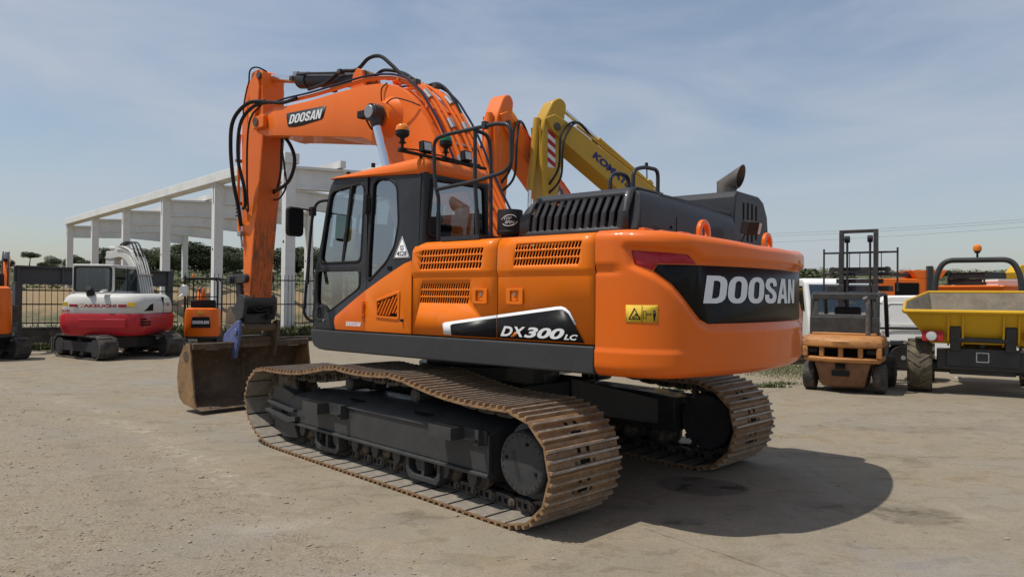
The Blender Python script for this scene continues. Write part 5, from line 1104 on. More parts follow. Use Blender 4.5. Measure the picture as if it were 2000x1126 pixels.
# foliage
def leafmat(name, c1, c2):
    m, nt, b = nmat(name); oi = nd(nt, 'ObjectInfo'); c = mix(nt, ramp(nt, noise(nt, 1.3, 4, .7), .35, .65), c1, c2)
    hs = nd(nt, 'HueSaturation'); nt.links.new(c, hs.inputs['Color']); nt.links.new(mth(nt, 'ADD', mth(nt, 'MULTIPLY', oi.outputs['Random'], .5), .75), hs.inputs['Value'])
    nt.links.new(hs.outputs[0], b.inputs['Base Color']); b.inputs['Roughness'].default_value = .75
    return m
M['leaf_dark'] = leafmat('dark leaves', (.034, .050, .018), (.085, .105, .042)); M['leaf_olive'] = leafmat('olive leaves', (.055, .068, .03), (.115, .125, .06))
M['scrub_leaf'] = leafmat('scrub leaves', (.085, .10, .042), (.15, .155, .08)); M['grass'] = leafmat('weeds', (.07, .10, .025), (.16, .17, .06)); M['bark'] = worn('bark', (.07, .05, .035), (.13, .10, .075), 8)
def leaf_cloud(blobs, n, size, rng):
    q = MB(); tot = sum(b[3]**2 for b in blobs)
    for bx, by, bz, br, fl in blobs:
        for _ in range(int(n*br*br/tot)):
            while True:
                p = Vector((rng.uniform(-1, 1), rng.uniform(-1, 1), rng.uniform(-1, 1)))
                if .35 < p.length < 1: break
            p = Vector((p.x*br, p.y*br, p.z*br*fl))+Vector((bx, by, bz)); s = size*rng.uniform(.5, 1.3)
            u = Vector((rng.uniform(-1, 1), rng.uniform(-1, 1), rng.uniform(-.6, .6))).normalized(); v = u.cross(Vector((rng.uniform(-1, 1), rng.uniform(-1, 1), rng.uniform(-1, 1)))).normalized()
            q.add([p-u*s, p+v*s*.45, p+u*s, p-v*s*.45], [(0, 1, 2, 3)])
    return q
rng = random.Random(3)
crowns = []
for k in range(5):
    bl_ = [(rng.uniform(-.9, .9), rng.uniform(-.9, .9), rng.uniform(.7, 3.0), rng.uniform(.55, .95), .8) for _ in range(16)]
    crowns.append((leaf_cloud(bl_, 11000, .09, rng).mesh('crown', 'leaf_dark' if k % 2 else 'leaf_olive', smooth=False), bl_))
pine = leaf_cloud([(rng.uniform(-1.5, 1.5), rng.uniform(-1.3, 1.3), rng.uniform(3.5, 4.2), rng.uniform(.6, .95), .5) for _ in range(11)], 6500, .085, rng).mesh('crown', 'leaf_dark', smooth=False)
def trunk_mesh(hgt, bl_):
    q = MB().tube(smooth_path([(0, 0, -.3), (.05, .03, hgt*.4), (-.04, .05, hgt*.75), (.05, 0, hgt)], 4), [.13-.07*i/12 for i in range(13)], 8)
    for b in bl_[:5]: q.tube(smooth_path([(0, 0, hgt*.5), (b[0]*.5, b[1]*.5, hgt*.7), (b[0], b[1], b[2])], 3), [.06, .05, .045, .04, .03, .025, .02], 6)
    return q.mesh('trunk', 'bark')
trunks = [trunk_mesh(2.2, c[1]) for c in crowns]; ptrunk = MB().tube(smooth_path([(0, 0, -.3), (.1, 0, 1.5), (0, .1, 2.8), (.05, 0, 3.9)], 4), [.14-.08*i/12 for i in range(13)], 8).tube([(0, .1, 2.7), (.9, .2, 3.6)], .05, 6).tube([(0, .1, 2.5), (-.9, -.1, 3.6)], .05, 6).mesh('trunk', 'bark')
def tree(u, vtop, dep, k, label, group=None, wide=1.0):
    p = at(u, vtop, dep); z0 = hh(p.x, p.y); H = max(1.2, p.z-z0); nat = 4.75 if k == 'pine' else max(b[2]+b[3]*.8 for b in crowns[k][1]); s = H/nat
    t = thing('stone_pine' if k == 'pine' else 'tree', label, 'tree', (p.x, p.y, z0), rng.uniform(0, 6.3), group); t.scale = (s*wide, s*wide, s)
    link('trunk', ptrunk if k == 'pine' else trunks[k], t); link('crown', pine if k == 'pine' else crowns[k][0], t)
    return t
tree(58, 489, 78, 'pine', 'umbrella shaped stone pine above the grey girder at far left')
G_ = 'scrubby trees along the hill behind the frame building'
TL = 'dark green scrubby tree on the hill ridge behind the frame building'
for i, (u, v, dp, k, wd) in enumerate([(-15, 510, 74, 1, 1.5), (14, 506, 80, 0, 1.4), (88, 512, 72, 1, 1.8), (103, 498, 84, 2, 1.3), (143, 497, 80, 0, 1.3), (172, 508, 72, 3, 1.6), (198, 492, 82, 4, 1.0), (222, 480, 78, 3, 1.35), (248, 498, 74, 1, 1.5), (275, 487, 80, 2, 1.3), (300, 482, 84, 0, 1.5), (318, 490, 76, 1, 1.4), (352, 476, 84, 3, 1.5), (378, 472, 80, 1, 1.7), (400, 478, 86, 2, 1.6), (440, 478, 82, 3, 1.6), (462, 488, 76, 0, 1.5), (560, 484, 80, 1, 1.7), (582, 480, 84, 3, 1.6), (612, 490, 78, 0, 1.5), (655, 480, 84, 3, 1.6), (700, 484, 84, 1, 1.6), (740, 482, 84, 2, 1.6), (780, 484, 84, 3, 1.6)]):
    tree(u, v, dp, k, TL, G_, wd)
for u, v, dp, k, wd, lb in ((1845, 528, 160, 3, 1.8, 'rounded dark tree on the horizon above the orange skip'), (1600, 524, 52, 1, 1.6, 'dark green tree just right of the counterweight behind the forklift mast'), (1893, 536, 170, 1, 1.4, 'small dark tree on the horizon behind the roll bar')):
    tree(u, v, dp, k, lb, None, wd)
q = MB()
for _ in range(330):
    x, y = rng.uniform(35, 190), rng.uniform(95, 260)
    if x/y > .85 or x/y < .25: continue
    s = rng.uniform(.8, 2.2); c = leaf_cloud([(0, 0, s*.25, s, .5), (s*.9, s*.3, s*.15, s*.7, .45)], 130, .24, rng); q.add([(a+x, b+y, c_+hh(x, y)) for a, b, c_ in c.v], c.f)
tag(q.build('scrub', 'scrub_leaf'), kind='stuff')
q = MB()
for _ in range(700):
    x = rng.uniform(-75, 15); d1 = rng.uniform(1, 60); y = 38+.10*(x+40)+d1
    if rng.random() > .3+.7*min(1, d1/18): continue
    s = rng.uniform(.25, .75) if d1 < 12 else rng.uniform(.4, 1.2); s *= .8; c = leaf_cloud([(0, 0, s*.2, s, .45), (s*.8, s*.2, s*.1, s*.6, .4)], 60, .10+.08*s, rng); q.add([(a+x, b+y, c_+hh(x, y)) for a, b, c_ in c.v], c.f)
tag(q.build('undergrowth', 'scrub_leaf'), kind='stuff')
# weeds
def tufts(q, cx, cy, wx, wy, n, s, rot=0):
    for _ in range(n):
        a, b_ = rng.gauss(0, 1)*wx, rng.gauss(0, 1)*wy; x, y = cx+a*math.cos(rot)-b_*math.sin(rot), cy+a*math.sin(rot)+b_*math.cos(rot)
        for k in range(7):
            t = rng.uniform(0, 6.28); l = s*rng.uniform(.4, 1.2); w_ = l*.12; dx, dy = math.cos(t), math.sin(t)
            q.add([(x-dy*w_, y+dx*w_, 0), (x+dy*w_, y-dx*w_, 0), (x+dx*l*.5, y+dy*l*.5, l*.8)], [(0, 1, 2)])
q = MB()
for u, v, wx, wy, n, s in ((1510, 724, .5, .9, 1800, .04), (1560, 716, .7, 1.0, 2400, .04), (1500, 756, .18, .05, 60, .10), (1530, 750, .16, .05, 50, .08), (1435, 765, .3, .06, 30, .07), (1340, 762, .3, .06, 35, .09), (1290, 758, .3, .06, 20, .06), (75, 682, .5, .12, 260, .22), (105, 680, .35, .1, 160, .16), (240, 668, .5, .2, 80, .2)):
    p = gr(u, v); tufts(q, p.x, p.y, wx, wy, n, s)
for _ in range(1500):
    t = rng.random(); p = fA.lerp(fB, t); tufts(q, p.x+rng.gauss(0, .3), p.y+.7+abs(rng.gauss(0, .6)), 0, 0, 1, rng.uniform(.2, .7))
for _ in range(900):
    t = rng.random(); p = wA.lerp(wB, t); tufts(q, p.x+rng.gauss(0, .3), p.y+.9+abs(rng.gauss(0, .8)), 0, 0, 1, rng.uniform(.3, .8))
tag(q.build('weeds', 'grass'), kind='stuff')
# power lines
for k, (u0, v0, u1, v1) in enumerate(((1500, 456, 2000, 432), (1500, 461, 2000, 437), (1500, 473, 2000, 447))):
    a, b = at(u0, v0, 60), at(u1, v1, 48); d = b-a; a2, b2 = a-d*1.2, b+d*.8
    tag(MB().tube([a2.lerp(b2, t/24)-Vector((0, 0, .8*(4*(t/24)*(1-t/24))-.75)) for t in range(25)], .0075, 5).build('power_line', 'hose'), ['topmost thin power line in the sky right of the exhaust', 'middle thin power line in the sky right of the exhaust', 'lowest thin power line in the sky right of the exhaust'][k], 'power line', 'power lines at the right')
# ------------------------------------------------------------------ right-hand side of the yard
# forklift seen from behind
pL, pR = gr(1591, 758), gr(1713, 767); c_ = (pL+pR)/2; ax_ = (pR-pL); hd_ = math.atan2(ax_.y, ax_.x)+math.pi/2
FK = thing('forklift', 'battered orange forklift seen from behind with raised dark mast', 'forklift', (c_.x, c_.y, 0), hd_); FK.scale = (.89, .89, .80)
WX = .665
for sg in (1, -1):
    wq = MB().lathe([(.16, -.11), (.30, -.11), (.33, -.08), (.33, .08), (.30, .11), (.16, .11)], (-.06, sg*(WX), .33), 'y', 28)
    wh = wq.build('wheel', 'tyre', FK, 0); MB().lathe([(.16, -.07), (.16, .07), (.06, .10), (.02, .10)], (-.06, sg*WX, .33), 'y', 20).build('rim', 'steel', wh)
    wq = MB().lathe([(.18, -.15), (.34, -.15), (.38, -.1), (.38, .1), (.34, .15), (.18, .15)], (1.55, sg*(WX-.02), .38), 'y', 28); wh = wq.build('wheel', 'tyre', FK, 0); MB().lathe([(.18, -.1), (.18, .1), (.06, .12), (.02, .12)], (1.55, sg*(WX-.02), .38), 'y', 20).build('rim', 'steel', wh)
cw = MB()
def frow(x0, hw_, z, bul, n=14): return [(x0-bul*math.cos(math.pi/2*t/1.0), hw_*t, z) for t in [-1+2*k/n for k in range(n+1)]]+[(.45, hw_, z), (.45, -hw_, z)]
lowc = MB().loft([frow(-.30, .40, .13, .10), frow(-.36, .42, .2, .12), frow(-.42, .48, .5, .16), frow(-.44, .53, .70, .17)]); lc = lowc.build('lower_counterweight', 'fork_brown', FK, .02)
MB().box(-.63, -.55, -.16, .16, .40, .52).build('tow_slot', 'void', lc); MB().box(-.64, -.55, -.09, .09, .56, .72).build('tow_socket', 'void', lc)
mid_ = MB().loft([frow(-.46, .70, .70, .20), frow(-.47, .72, .74, .21), frow(-.47, .72, .80, .21), frow(-.44, .70, .82, .19)]).build('bumper', 'fork_orange', FK, .015)
bk = MB().box(-.42, .40, -.68, .68, .82, 1.04).build('grille_backing', 'void', FK)
for y in (-.69, -.36, 0, .36, .69): MB().obox((-.44-.14*math.cos(y*1.9), y, .93), (.10, .09 if abs(y) < .6 else .10, .23)).build('grille_post', 'fork_orange', FK, .015)
for y in (.55, -.55): MB().obox((-.46, y, .95), (.06, .18, .10)).build('tail_lamp', 'rubber', FK, .01)
tp = MB().loft([frow(-.44, .71, 1.03, .18), frow(-.50, .74, 1.06, .20), frow(-.52, .74, 1.18, .20), frow(-.46, .72, 1.27, .18), frow(-.32, .66, 1.31, .14)]).build('upper_counterweight', 'fork_orange', FK, 0, sharp=50)
MB().box(-.25, .5, -.62, .62, 1.30, 1.36).build('hood', 'fork_orange', FK, .02)
MB().box(.45, 1.9, -.5, .5, .35, .75).box(.45, 1.2, -.62, .62, .7, 1.05).build('chassis', 'fork_grey', FK, .02)
g = MB()
for y in (-.62, .62):
    g.tube(bend([(-.20, y, 1.30), (-.12, y, 2.18), (.0, y, 2.26), (1.25, y, 2.26), (1.6, y, 1.2)], .12), .045, 8)
g.box(-.16, -.08, -.62, .62, 2.12, 2.26); g.box(.0, 1.25, -.62, .62, 2.25, 2.29)
for k in range(6): g.box(.1+.2*k, .14+.2*k, -.6, .6, 2.22, 2.25)
g.box(-.22, -.14, -.66, .66, 1.36, 1.72); g.box(-.2, -.13, -.62, .62, 1.72, 1.78)
g.build('overhead_guard', 'fork_grey', FK, .012)
sheet('rear_guard_panel', rrect(-.62, .62, 1.70, 2.26, .04), [rrect(-.54, .50, 1.78, 2.19, .05)], lambda u, v: (-.20+.09*(v-1.7)/.5, u, v), 'fork_grey', FK, .03, bevel=.006)
MB().tube(bend([(-.22, -.46, 1.32), (-.22, -.46, 2.02), (-.20, -.43, 2.12), (-.24, -.40, 2.17)], .06), .055, 12).build('exhaust_pipe', 'exhaust', FK)
MB().box(.35, .8, -.28, .28, 1.36, 1.5).prism([(.30, 1.45), (.42, 1.45), (.34, 1.95), (.24, 1.95)], 'y', -.26, .26).build('seat', 'seat', FK, .05)
MB().box(-.18, -.12, .45, .62, 1.74, 1.80).build('tail_lamp', 'fork_orange', FK, .01)
ms = thing('mast', None, None); del_ = ms; bpy.data.objects.remove(ms)
q = MB()
for y in (-.36, .36): q.box(1.78, 1.95, y-.045, y+.045, .12, 3.84); q.box(1.74, 1.80, y-.065, y+.065, .12, 2.5)
q.box(1.80, 1.93, -.405, .405, 3.84, 3.92); q.box(1.80, 1.93, -.36, .36, 1.4, 1.5)
MS = q.build('mast', 'mast', FK, .008)
for y in (-.24, .24):
    MB().cyl((1.86, y, .4), (1.86, y, 2.4), .045, 12).cyl((1.86, y, 2.3), (1.86, y, 3.74), .025, 10).build('lift_cylinder', 'mast', MS); MB().cyl((1.86, y-.05, 3.68), (1.86, y+.05, 3.68), .09, 16).build('chain_pulley', 'rubber', MS)
q = MB().box(2.0, 2.08, -.5, .5, 2.3, 2.42); q.box(2.0, 2.08, -.55, .55, 2.62, 2.72); q.box(1.99, 2.05, -.72, .72, 2.50, 2.56)
for y in (-.58, .58): q.lathe([(.045, -.03), (.075, -.03), (.075, .03), (.045, .03)], (2.0, y, 2.66), 'x', 16)
for y in (-.78, -.45, -.22, 0, .22, .45, .78): q.box(2.05, 2.08, y-(.02 if abs(y) > .7 else .008), y+(.02 if abs(y) > .7 else .008), 2.1 if abs(y) > .7 else 2.56, 3.12 if abs(y) < .7 else 3.22)
q.box(2.05, 2.09, -.80, .80, 3.08, 3.13); q.box(2.05, 2.08, -.80, .80, 2.52, 2.58); q.box(2.0, 2.06, -.70, .70, 2.10, 2.24)
q.v = [(x, y, z+.24) for x, y, z in q.v]
CR_ = q.build('fork_carriage', 'mast', FK, .006)
for y in (-.3, .3): MB().prism([(2.1, 2.6), (2.14, 2.6), (2.14, 2.08), (3.2, 2.02), (3.2, 2.0), (2.1, 2.03)], 'y', y-.06, y+.06).build('fork', 'mast', FK, .004)

# white van behind the yellow dumper
v0 = gr(1766, 717); VH = R(-23)
VN = thing('van', 'white panel van half hidden behind the yellow dumper', 'van', (v0.x-.12, v0.y, 0), VH)
def side_pts(): return [(-.62, .42), (-.66, .62), (-.64, .95), (-.56, 1.55), (-.47, 1.72), (-.30, 1.80), (1.9, 1.83), (2.35, 1.72), (2.95, 1.18), (3.55, 1.02), (3.72, .80), (3.74, .40)]
def arch(xc, r=.38): return [(xc+r*math.cos(R(a)), .30+r*math.sin(R(a))) for a in range(20, 161, 14)]
pts = side_pts()+[(3.10, .30)]+arch(2.72)+[(.36, .30)]+arch(0)+[(-.4, .34)]
q = MB()
vb = q.prism(pts, 'y', .80, -.80) if False else None
for_ring = []
q = MB(); n = len(pts)
ring = lambda y, s_: [(x*(1) if True else x, y-(max(0, z-1.0)*.16 if y > 0 else -max(0, z-1.0)*.16), z) for x, z in pts]
q.add(ring(.84, 0)+ring(-.84, 0), [(i, (i+1) % n, n+(i+1) % n, n+i) for i in range(n)]); q.f += [tuple(range(n)), tuple(range(n, 2*n))]; q.m += [0, 0]
VB = q.build('body', 'white', VN, .05, 3)
VNS = -1
MB().box(-.50, 1.5, -.852, -.83, .98, 1.03).build('side_rub_rail', 'rubber', VB, .004)
MB().box(-.69, -.30, -.86, .86, .32, .70).box(-.30, .0, -.86, -.80, .60, .72).build('rear_bumper', 'rail', VN, .04)
sheet('side_panel', rrect(-.35, 1.0, 1.10, 1.62, .08), [rrect(-.33, .98, 1.12, 1.60, .07)], lambda u, v: (u, -.843+max(0, v-1.0)*.16, v), 'white', VB, .012)
for y in (-.80, .80): MB().box(-.70, -.58, y-.07, y+.07, .98, 1.40).build('tail_lamp', 'red', VN, .02)
MB().prism([(1.7, 1.15), (2.6, 1.15), (2.25, 1.62), (1.75, 1.68)], 'y', -.80, -.785).build('cab_window', 'glass_dark', VN)
for x in (0, 2.72):
    for y in (-.76, .76):
        wh = MB().lathe([(.19, -.09), (.28, -.095), (.305, -.07), (.305, .07), (.28, .095), (.19, .09)], (x, y, .305), 'y', 28).build('wheel', 'rubber', VN)
        hb_ = MB().lathe([(.19, -.06), (.205, .0), (.19, .06), (.19, -.07), (.14, -.085), (.06, -.075), (.05, -.095), (.01, -.097)], (x, y, .305), 'y', 24)
        for k in range(9): a = 2*math.pi*k/9; hb_.obox((x+.15*math.cos(a), y-.080, .305+.15*math.sin(a)), (.05, .012, .022), ry=-a)
        hb_.build('hubcap', 'silver', wh)

# yellow dumper, skip towards the yard
dC = at(1917, 770, 12.92)
DM = thing('dumper', 'yellow site dumper with open skip and black roll bar at the right edge', 'dumper', (dC.x, dC.y, 0), R(-121))
TWX = .97
def chev_wheel(x, y, r_, w_, par):
    q = MB().lathe([(r_*.5, -w_/2), (r_*.9, -w_/2), (r_*.965, -w_/2+.05), (r_*.965, w_/2-.05), (r_*.9, w_/2), (r_*.5, w_/2)], (x, y, r_), 'y', 40)
    for k in range(18):
        for s_ in (1, -1):
            a0 = 2*math.pi*(k+(.5 if s_ > 0 else 0))/18; pr_ = []
            for t in (0, .5, 1.0):
                yy = s_*(w_*.49-(w_*.50)*t); a = a0-.30*t*1.0
                pr_.append((a, yy))
            for (a1, y1), (a2, y2) in zip(pr_, pr_[1:]):
                v_ = []
                for a, yy in ((a1, y1), (a2, y2)):
                    for da in (-.055, .055):
                        for rr in (r_*.94, r_*1.0): v_.append((x+rr*math.cos(a+da), y+yy, r_+rr*math.sin(a+da)))
                q.add(v_, [(0, 1, 3, 2), (4, 6, 7, 5), (0, 4, 5, 1), (2, 3, 7, 6), (0, 2, 6, 4), (1, 5, 7, 3)])
    wh = q.build('wheel', 'tyre_mud', par); MB().lathe([(r_*.5, -w_*.3), (r_*.5, w_*.3), (r_*.2, w_*.36), (.02, w_*.36)], (x, y, r_), 'y', 20).build('rim', 'dump_yellow', wh)
for sg in (1, -1): chev_wheel(0, sg*TWX, .49, .40, DM); chev_wheel(-2.1, sg*.92, .46, .36, DM)
MB().box(-.35, .30, -.70, .70, .45, .80).box(-.2, .2, -.5, .5, .36, .50).box(.30, .34, -.55, .55, .52, .84).cyl((0, -1.0, .49), (0, 1.0, .49), .12, 14).build('front_axle_frame', 'black', DM, .015)
MB().box(-2.6, -.3, -.45, .45, .55, .90).box(-2.8, -1.6, -.6, .6, .85, 1.45).build('chassis', 'dump_yellow', DM, .04)
sheet('towing_eye_frame', rrect(-.10, .10, .60, .78, .01), [rrect(-.08, .08, .62, .76, .01)], lambda u, v: (.346, u, v), 'silver', DM, .01)
SKW = 1.22
sk_o = [(.62, 1.52, SKW), (.58, 1.44, SKW-.02), (.25, .86, .95), (-.9, .98, .95), (-1.25, 1.5, 1.15), (-1.3, 1.78, 1.12)]
q = MB()
rimz = lambda x: 1.52+.30*max(0, (.62-x))/1.4
rings = [[(.60, SKW, 1.50), (.60, -SKW, 1.50), (-.15, -SKW, 1.66), (-1.15, -.85, 1.86), (-1.15, .85, 1.86), (-.15, SKW, 1.66)],
         [(.30, .80, .92), (.30, -.80, .92), (-.2, -.80, .88), (-.95, -.75, .92), (-.95, .75, .92), (-.2, .80, .88)]]
q.loft(rings, 0, False); q.f.append(tuple(range(6, 12))); q.m.append(0)
inr = [[(x*.985-.0, y*.975, z+.0) for x, y, z in rings[0]], [(x*.93, y*.94, z+.05) for x, y, z in rings[1]]]
k0 = len(q.v); q.loft(inr, 1, False); q.f.append(tuple(range(k0+6, k0+12))); q.m.append(1)
for i in range(6): q.f.append((i, (i+1) % 6, k0+(i+1) % 6, k0+i)); q.m.append(0)
SKP = q.build('skip', ['dump_yellow', 'skip_in'], DM, 0)
for o in (SKP,):
    pass
MB().tube([(.61, SKW, 1.495), (.61, -SKW, 1.495)], .04, 8).tube([(.60, SKW, 1.50), (-.15, SKW, 1.66), (-1.15, .85, 1.86), (-1.15, -.85, 1.86), (-.15, -SKW, 1.66), (.60, -SKW, 1.50)], .03, 8).build('skip_rim', 'dump_yellow', SKP)
for y in (-.52, -.30, .30, .52): MB().prism([(.60, 1.47), (.44, .98), (.30, .88), (.26, .92), (.5, 1.47)], 'y', y-.015, y+.015).build('skip_rib', 'dump_yellow', SKP)
for y in (-.41, .41): MB().prism([(.42, 1.30), (.50, 1.20), (.40, .80), (-.2, .80), (-.1, 1.1)], 'y', y-.08, y+.08).build('tipping_arm', 'black', DM, .015)
MB().cyl((.42, -.41, 1.0), (.42, .41, 1.0), .045, 12).cyl((.2, 0, .85), (.3, 0, 1.25), .07, 12).build('tipping_ram', 'black', DM)
for y in (-.76, .76):
    hb_ = MB().box(.40, .52, y-.17, y+.17, .96, 1.15); lb = hb_.build('lamp_bracket', 'letter_red', DM, .01)
    MB().lathe([(.085, .52), (.08, .545), (.02, .55)], (0, y+(.02 if y > 0 else -.02), 1.055), 'x', 20).build('headlight', 'glass_lamp', lb)
RB_ = MB().tube(bend([(-1.75, .76, 1.2), (-1.75, .72, 2.2), (-1.75, .58, 2.52), (-1.75, -.58, 2.52), (-1.75, -.72, 2.2), (-1.75, -.76, 1.2)], .26, 7), .055, 14).build('roll_bar', 'black', DM)
MB().tube([(-1.75, 0, 2.55), (-1.75, 0, 2.66)], .02, 8).lathe([(.05, 2.66), (.05, 2.69), (.07, 2.70)], (-1.75, 0, 0), 'z', 14).build('beacon_stem', 'rubber', RB_)
MB().lathe([(.07, 2.70), (.08, 2.74), (.07, 2.80), (.04, 2.83), (.01, 2.84)], (-1.75, 0, 0), 'z', 18).build('beacon', 'amber', RB_)
MB().box(-1.9, -1.5, -.25, .25, 1.42, 1.55).prism([(-1.85, 1.5), (-1.75, 1.5), (-1.85, 1.9), (-1.95, 1.9)], 'y', -.24, .24).build('seat', 'seat', DM, .04)

# things beyond
a_ = at(1905, 560, 30); OD = thing('dumper', 'orange site dumper skip beneath the stack of black crates', 'dumper', (a_.x, a_.y, 0), R(-60))
q = MB().loft([[(1.2, .8, 1.0), (1.2, -.8, 1.0), (-1.2, -.8, 1.0), (-1.2, .8, 1.0)], [(1.7, 1.3, 2.2), (1.7, -1.3, 2.2), (-1.5, -1.3, 2.2), (-1.5, 1.3, 2.2)]]); sk2 = q.build('skip', 'orange', OD, .03)
MB().box(-1.58, 1.78, -1.38, 1.38, 2.2, 2.3).build('skip_rim', 'orange', sk2, .03); text('lettering', 'AUSA', flatmap((1.6, -.25, 1.95), (1.6, .25, 1.95), (1.64, -.25, 2.08)), 'decal_white', sk2, 0, .03)
for x in (-1.2, .8):
    for y in (-.9, .9): MB().lathe([(.2, -.2), (.5, -.2), (.55, -.12), (.55, .12), (.5, .2), (.2, .2)], (x, y, .55), 'y', 24).build('wheel', 'tyre', OD)
MB().box(-2.0, 1.0, -.5, .5, .6, 1.1).build('chassis', 'rail', OD, .03)
for k in range(2):
    c0 = Vector((a_.x+.25, a_.y+.3, 2.34+.27*k)); cr = thing('crate', ['black slatted pallet lying directly on the orange skip', 'black slatted pallet on top of the pile over the orange skip'][k], 'pallet', c0, R(-62+3*k), 'black pallets piled on the orange dumper')
    q = MB()
    for j in range(7): q.box(-.75, .75, -.78+.24*j, -.64+.24*j, .22, .25)
    for j in range(3): q.box(-.75, .75, -.75+.68*j, -.63+.68*j, .06, .22)
    q.box(-.78, -.70, -.8, .8, 0, .25); q.box(.70, .78, -.8, .8, 0, .25); q.box(-.75, .75, -.8, -.74, .0, .05); q.build('slats', 'rubber', cr)
p_ = at(1755, 585, 26); SCN = thing('crusher', 'orange and grey mobile crusher with conveyor behind the white van', 'crusher', (p_.x, p_.y, 0), R(172))
MB().box(-1.0, 1.0, -.6, .6, 1.6, 2.45).build('engine_box', 'orange2', SCN, .03); MB().box(-.45, .35, .60, .62, 1.75, 2.3).build('engine_vent', 'void', SCN)
MB().prism([(-1.6, 1.2), (1.4, 1.2), (1.3, 1.6), (-1.2, 1.55)], 'y', -.7, .7).build('frame', 'rail', SCN, .03); MB().obox((.3, 0, 2.62), (3.0, .5, .12), ry=R(-3)).build('conveyor', 'rail', SCN, .02)
MB().prism([(-1.2, 2.45), (-.4, 2.45), (-.2, 2.75), (-1.4, 2.75)], 'y', -.6, .6).build('hopper', 'orange2', SCN, .02); MB().box(-.9, -.7, .55, .7, 1.2, 2.9).build('post', 'rail', SCN, .02)
for sg in (1, -1): rubber_track(SCN, 0, 2.4, .55, .35, sg, 1.4)
MB().box(-.5, .5, -.6, .6, .5, 1.25).build('undercarriage', 'black', SCN, .02)
p_ = at(1812, 585, 27); M2_ = thing('mini_loader', 'dark grey machine mast between the crusher and orange dumper', 'loader', (p_.x, p_.y, 0), R(150))
MB().box(-.8, .8, -.5, .5, .5, 1.6).build('body', 'rail', M2_, .05); MB().prism([(-.3, 1.6), (.2, 1.6), (.0, 2.5), (-.35, 2.6)], 'y', -.2, .2).build('mast', 'rail', M2_, .03); MB().tube(smooth_path([(-.2, 0, 2.5), (.3, 0, 2.8), (.8, 0, 2.6)], 4), .05, 8).build('arm', 'rail', M2_)
for x in (-.5, .5):
    for y in (-.5, .5): MB().lathe([(.1, -.12), (.36, -.12), (.4, -.06), (.4, .06), (.36, .12), (.1, .12)], (x, y, .4), 'y', 18).build('wheel', 'tyre', M2_)
p_ = at(2024, 560, 29); CN = thing('container', 'white ribbed shipping container at the right edge', 'container', (p_.x, p_.y, 0), R(10))
q = MB().box(-1.8, 4.2, 0, 2.4, .1, 2.45)
for k in range(40): q.box(-1.75+.15*k, -1.68+.15*k, -.035, .0, .25, 2.3)
q.build('walls', 'white', CN, 0); MB().box(-1.85, 4.25, -.05, 2.45, 2.45, 2.55).box(-1.85, 4.25, -.05, 2.45, 0, .12).build('frame', 'white', CN, .01)
p_ = at(2030, 527, 33); YM = thing('excavator', 'yellow machine whose bucket shows above the white container', 'excavator', (p_.x+1.2, p_.y, 0), R(178))
YM['label'] = 'yellow excavator with only its arm and bucket showing over the white container'
bd = MB().box(-1.2, 1.0, -1.0, 1.0, .8, 1.8).build('engine_house', 'dump_yellow', YM, .1); MB().box(-.2, .9, 0, 1.0, 1.8, 2.5).build('cab', 'grey', YM, .08)
MB().prism([(.6, 1.6), (.9, 1.6), (1.0, 2.9), (1.9, 3.05), (1.9, 3.2), (.8, 3.15)], 'y', -.3, -.05).build('boom', 'dump_yellow', YM, .02); MB().prism([(1.6, 3.3), (2.1, 3.35), (2.4, 3.0), (2.3, 2.7), (1.7, 2.75), (2.0, 3.0)], 'y', -.55, .2).build('bucket', 'dump_yellow', YM, .02)
for sg in (1, -1): rubber_track(YM, 0, 2.8, .7, .4, sg, 1.6)
lt = gr(1871, 738); tag(MB().obox((0, 0, .012), (.10, .07, .02)).obox((.05, .02, .02), (.07, .05, .025), rz=.6).build('paper_scrap', 'white', loc=(lt.x, lt.y, 0)), 'small white scrap of paper on the ground under the yellow dumper', 'scrap')
# white truck behind the forklift
p_ = at(1600, 600, 19.5); TR = thing('truck', 'white truck cab visible behind and through the forklift', 'truck', (p_.x+.35, p_.y, 0), R(-95))
q = MB().prism([(-.9, .55), (1.0, .55), (1.05, 1.1), (.95, 1.35), (.70, 2.15), (.5, 2.25), (-.9, 2.25)], 'y', -.95, .95); tb = q.build('cab', 'white', TR, .06, 3)
MB().prism([(1.0, 1.36), (.72, 2.08), (.735, 2.09), (1.015, 1.37)], 'y', -.85, .85).build('windscreen', 'glass_dark', tb)
for sg in (1, -1):
    MB().prism([(-.1, 1.4), (.75, 1.4), (.55, 2.05), (-.1, 2.05)], 'y', sg*.955, sg*.965).build('side_window', 'glass_dark', tb); MB().box(.5, .62, sg*1.08-.08, sg*1.08+.08, 1.45, 1.85).build('mirror', 'rubber', TR, .02)
    MB().box(1.03, 1.06, sg*.7-.12, sg*.7+.12, .85, 1.05).build('headlight', 'glass_lamp', tb, .01)
    for x in (.35, -3.0): MB().lathe([(.15, -.12), (.38, -.12), (.42, -.08), (.42, .08), (.38, .12), (.15, .12)], (x, sg*.85, .42), 'y', 22).build('wheel', 'tyre', TR)
MB().box(-4.2, -.95, -1.0, 1.0, .75, .95).box(-4.2, -.9, -.4, .4, .5, .75).box(-1.0, -.95, -1.0, 1.0, .95, 1.9).build('flat_bed', 'silver', TR, .02)
# odd timber stacked by the grass
p_ = gr(1490, 712); PL = thing('pallet_stack', 'low heap of dark timber lying by the grass behind the counterweight', 'timber', (p_.x+.9, p_.y+.6, 0), R(8))
q = MB()
for k in range(3):
    for j in range(5): q.obox((rng.uniform(-.1, .1), -.4+.2*j, .05+.10*k), (1.6+rng.uniform(-.3, .3), .12, .07), rz=rng.uniform(-.08, .08))
q.build('beams', 'bark', PL)
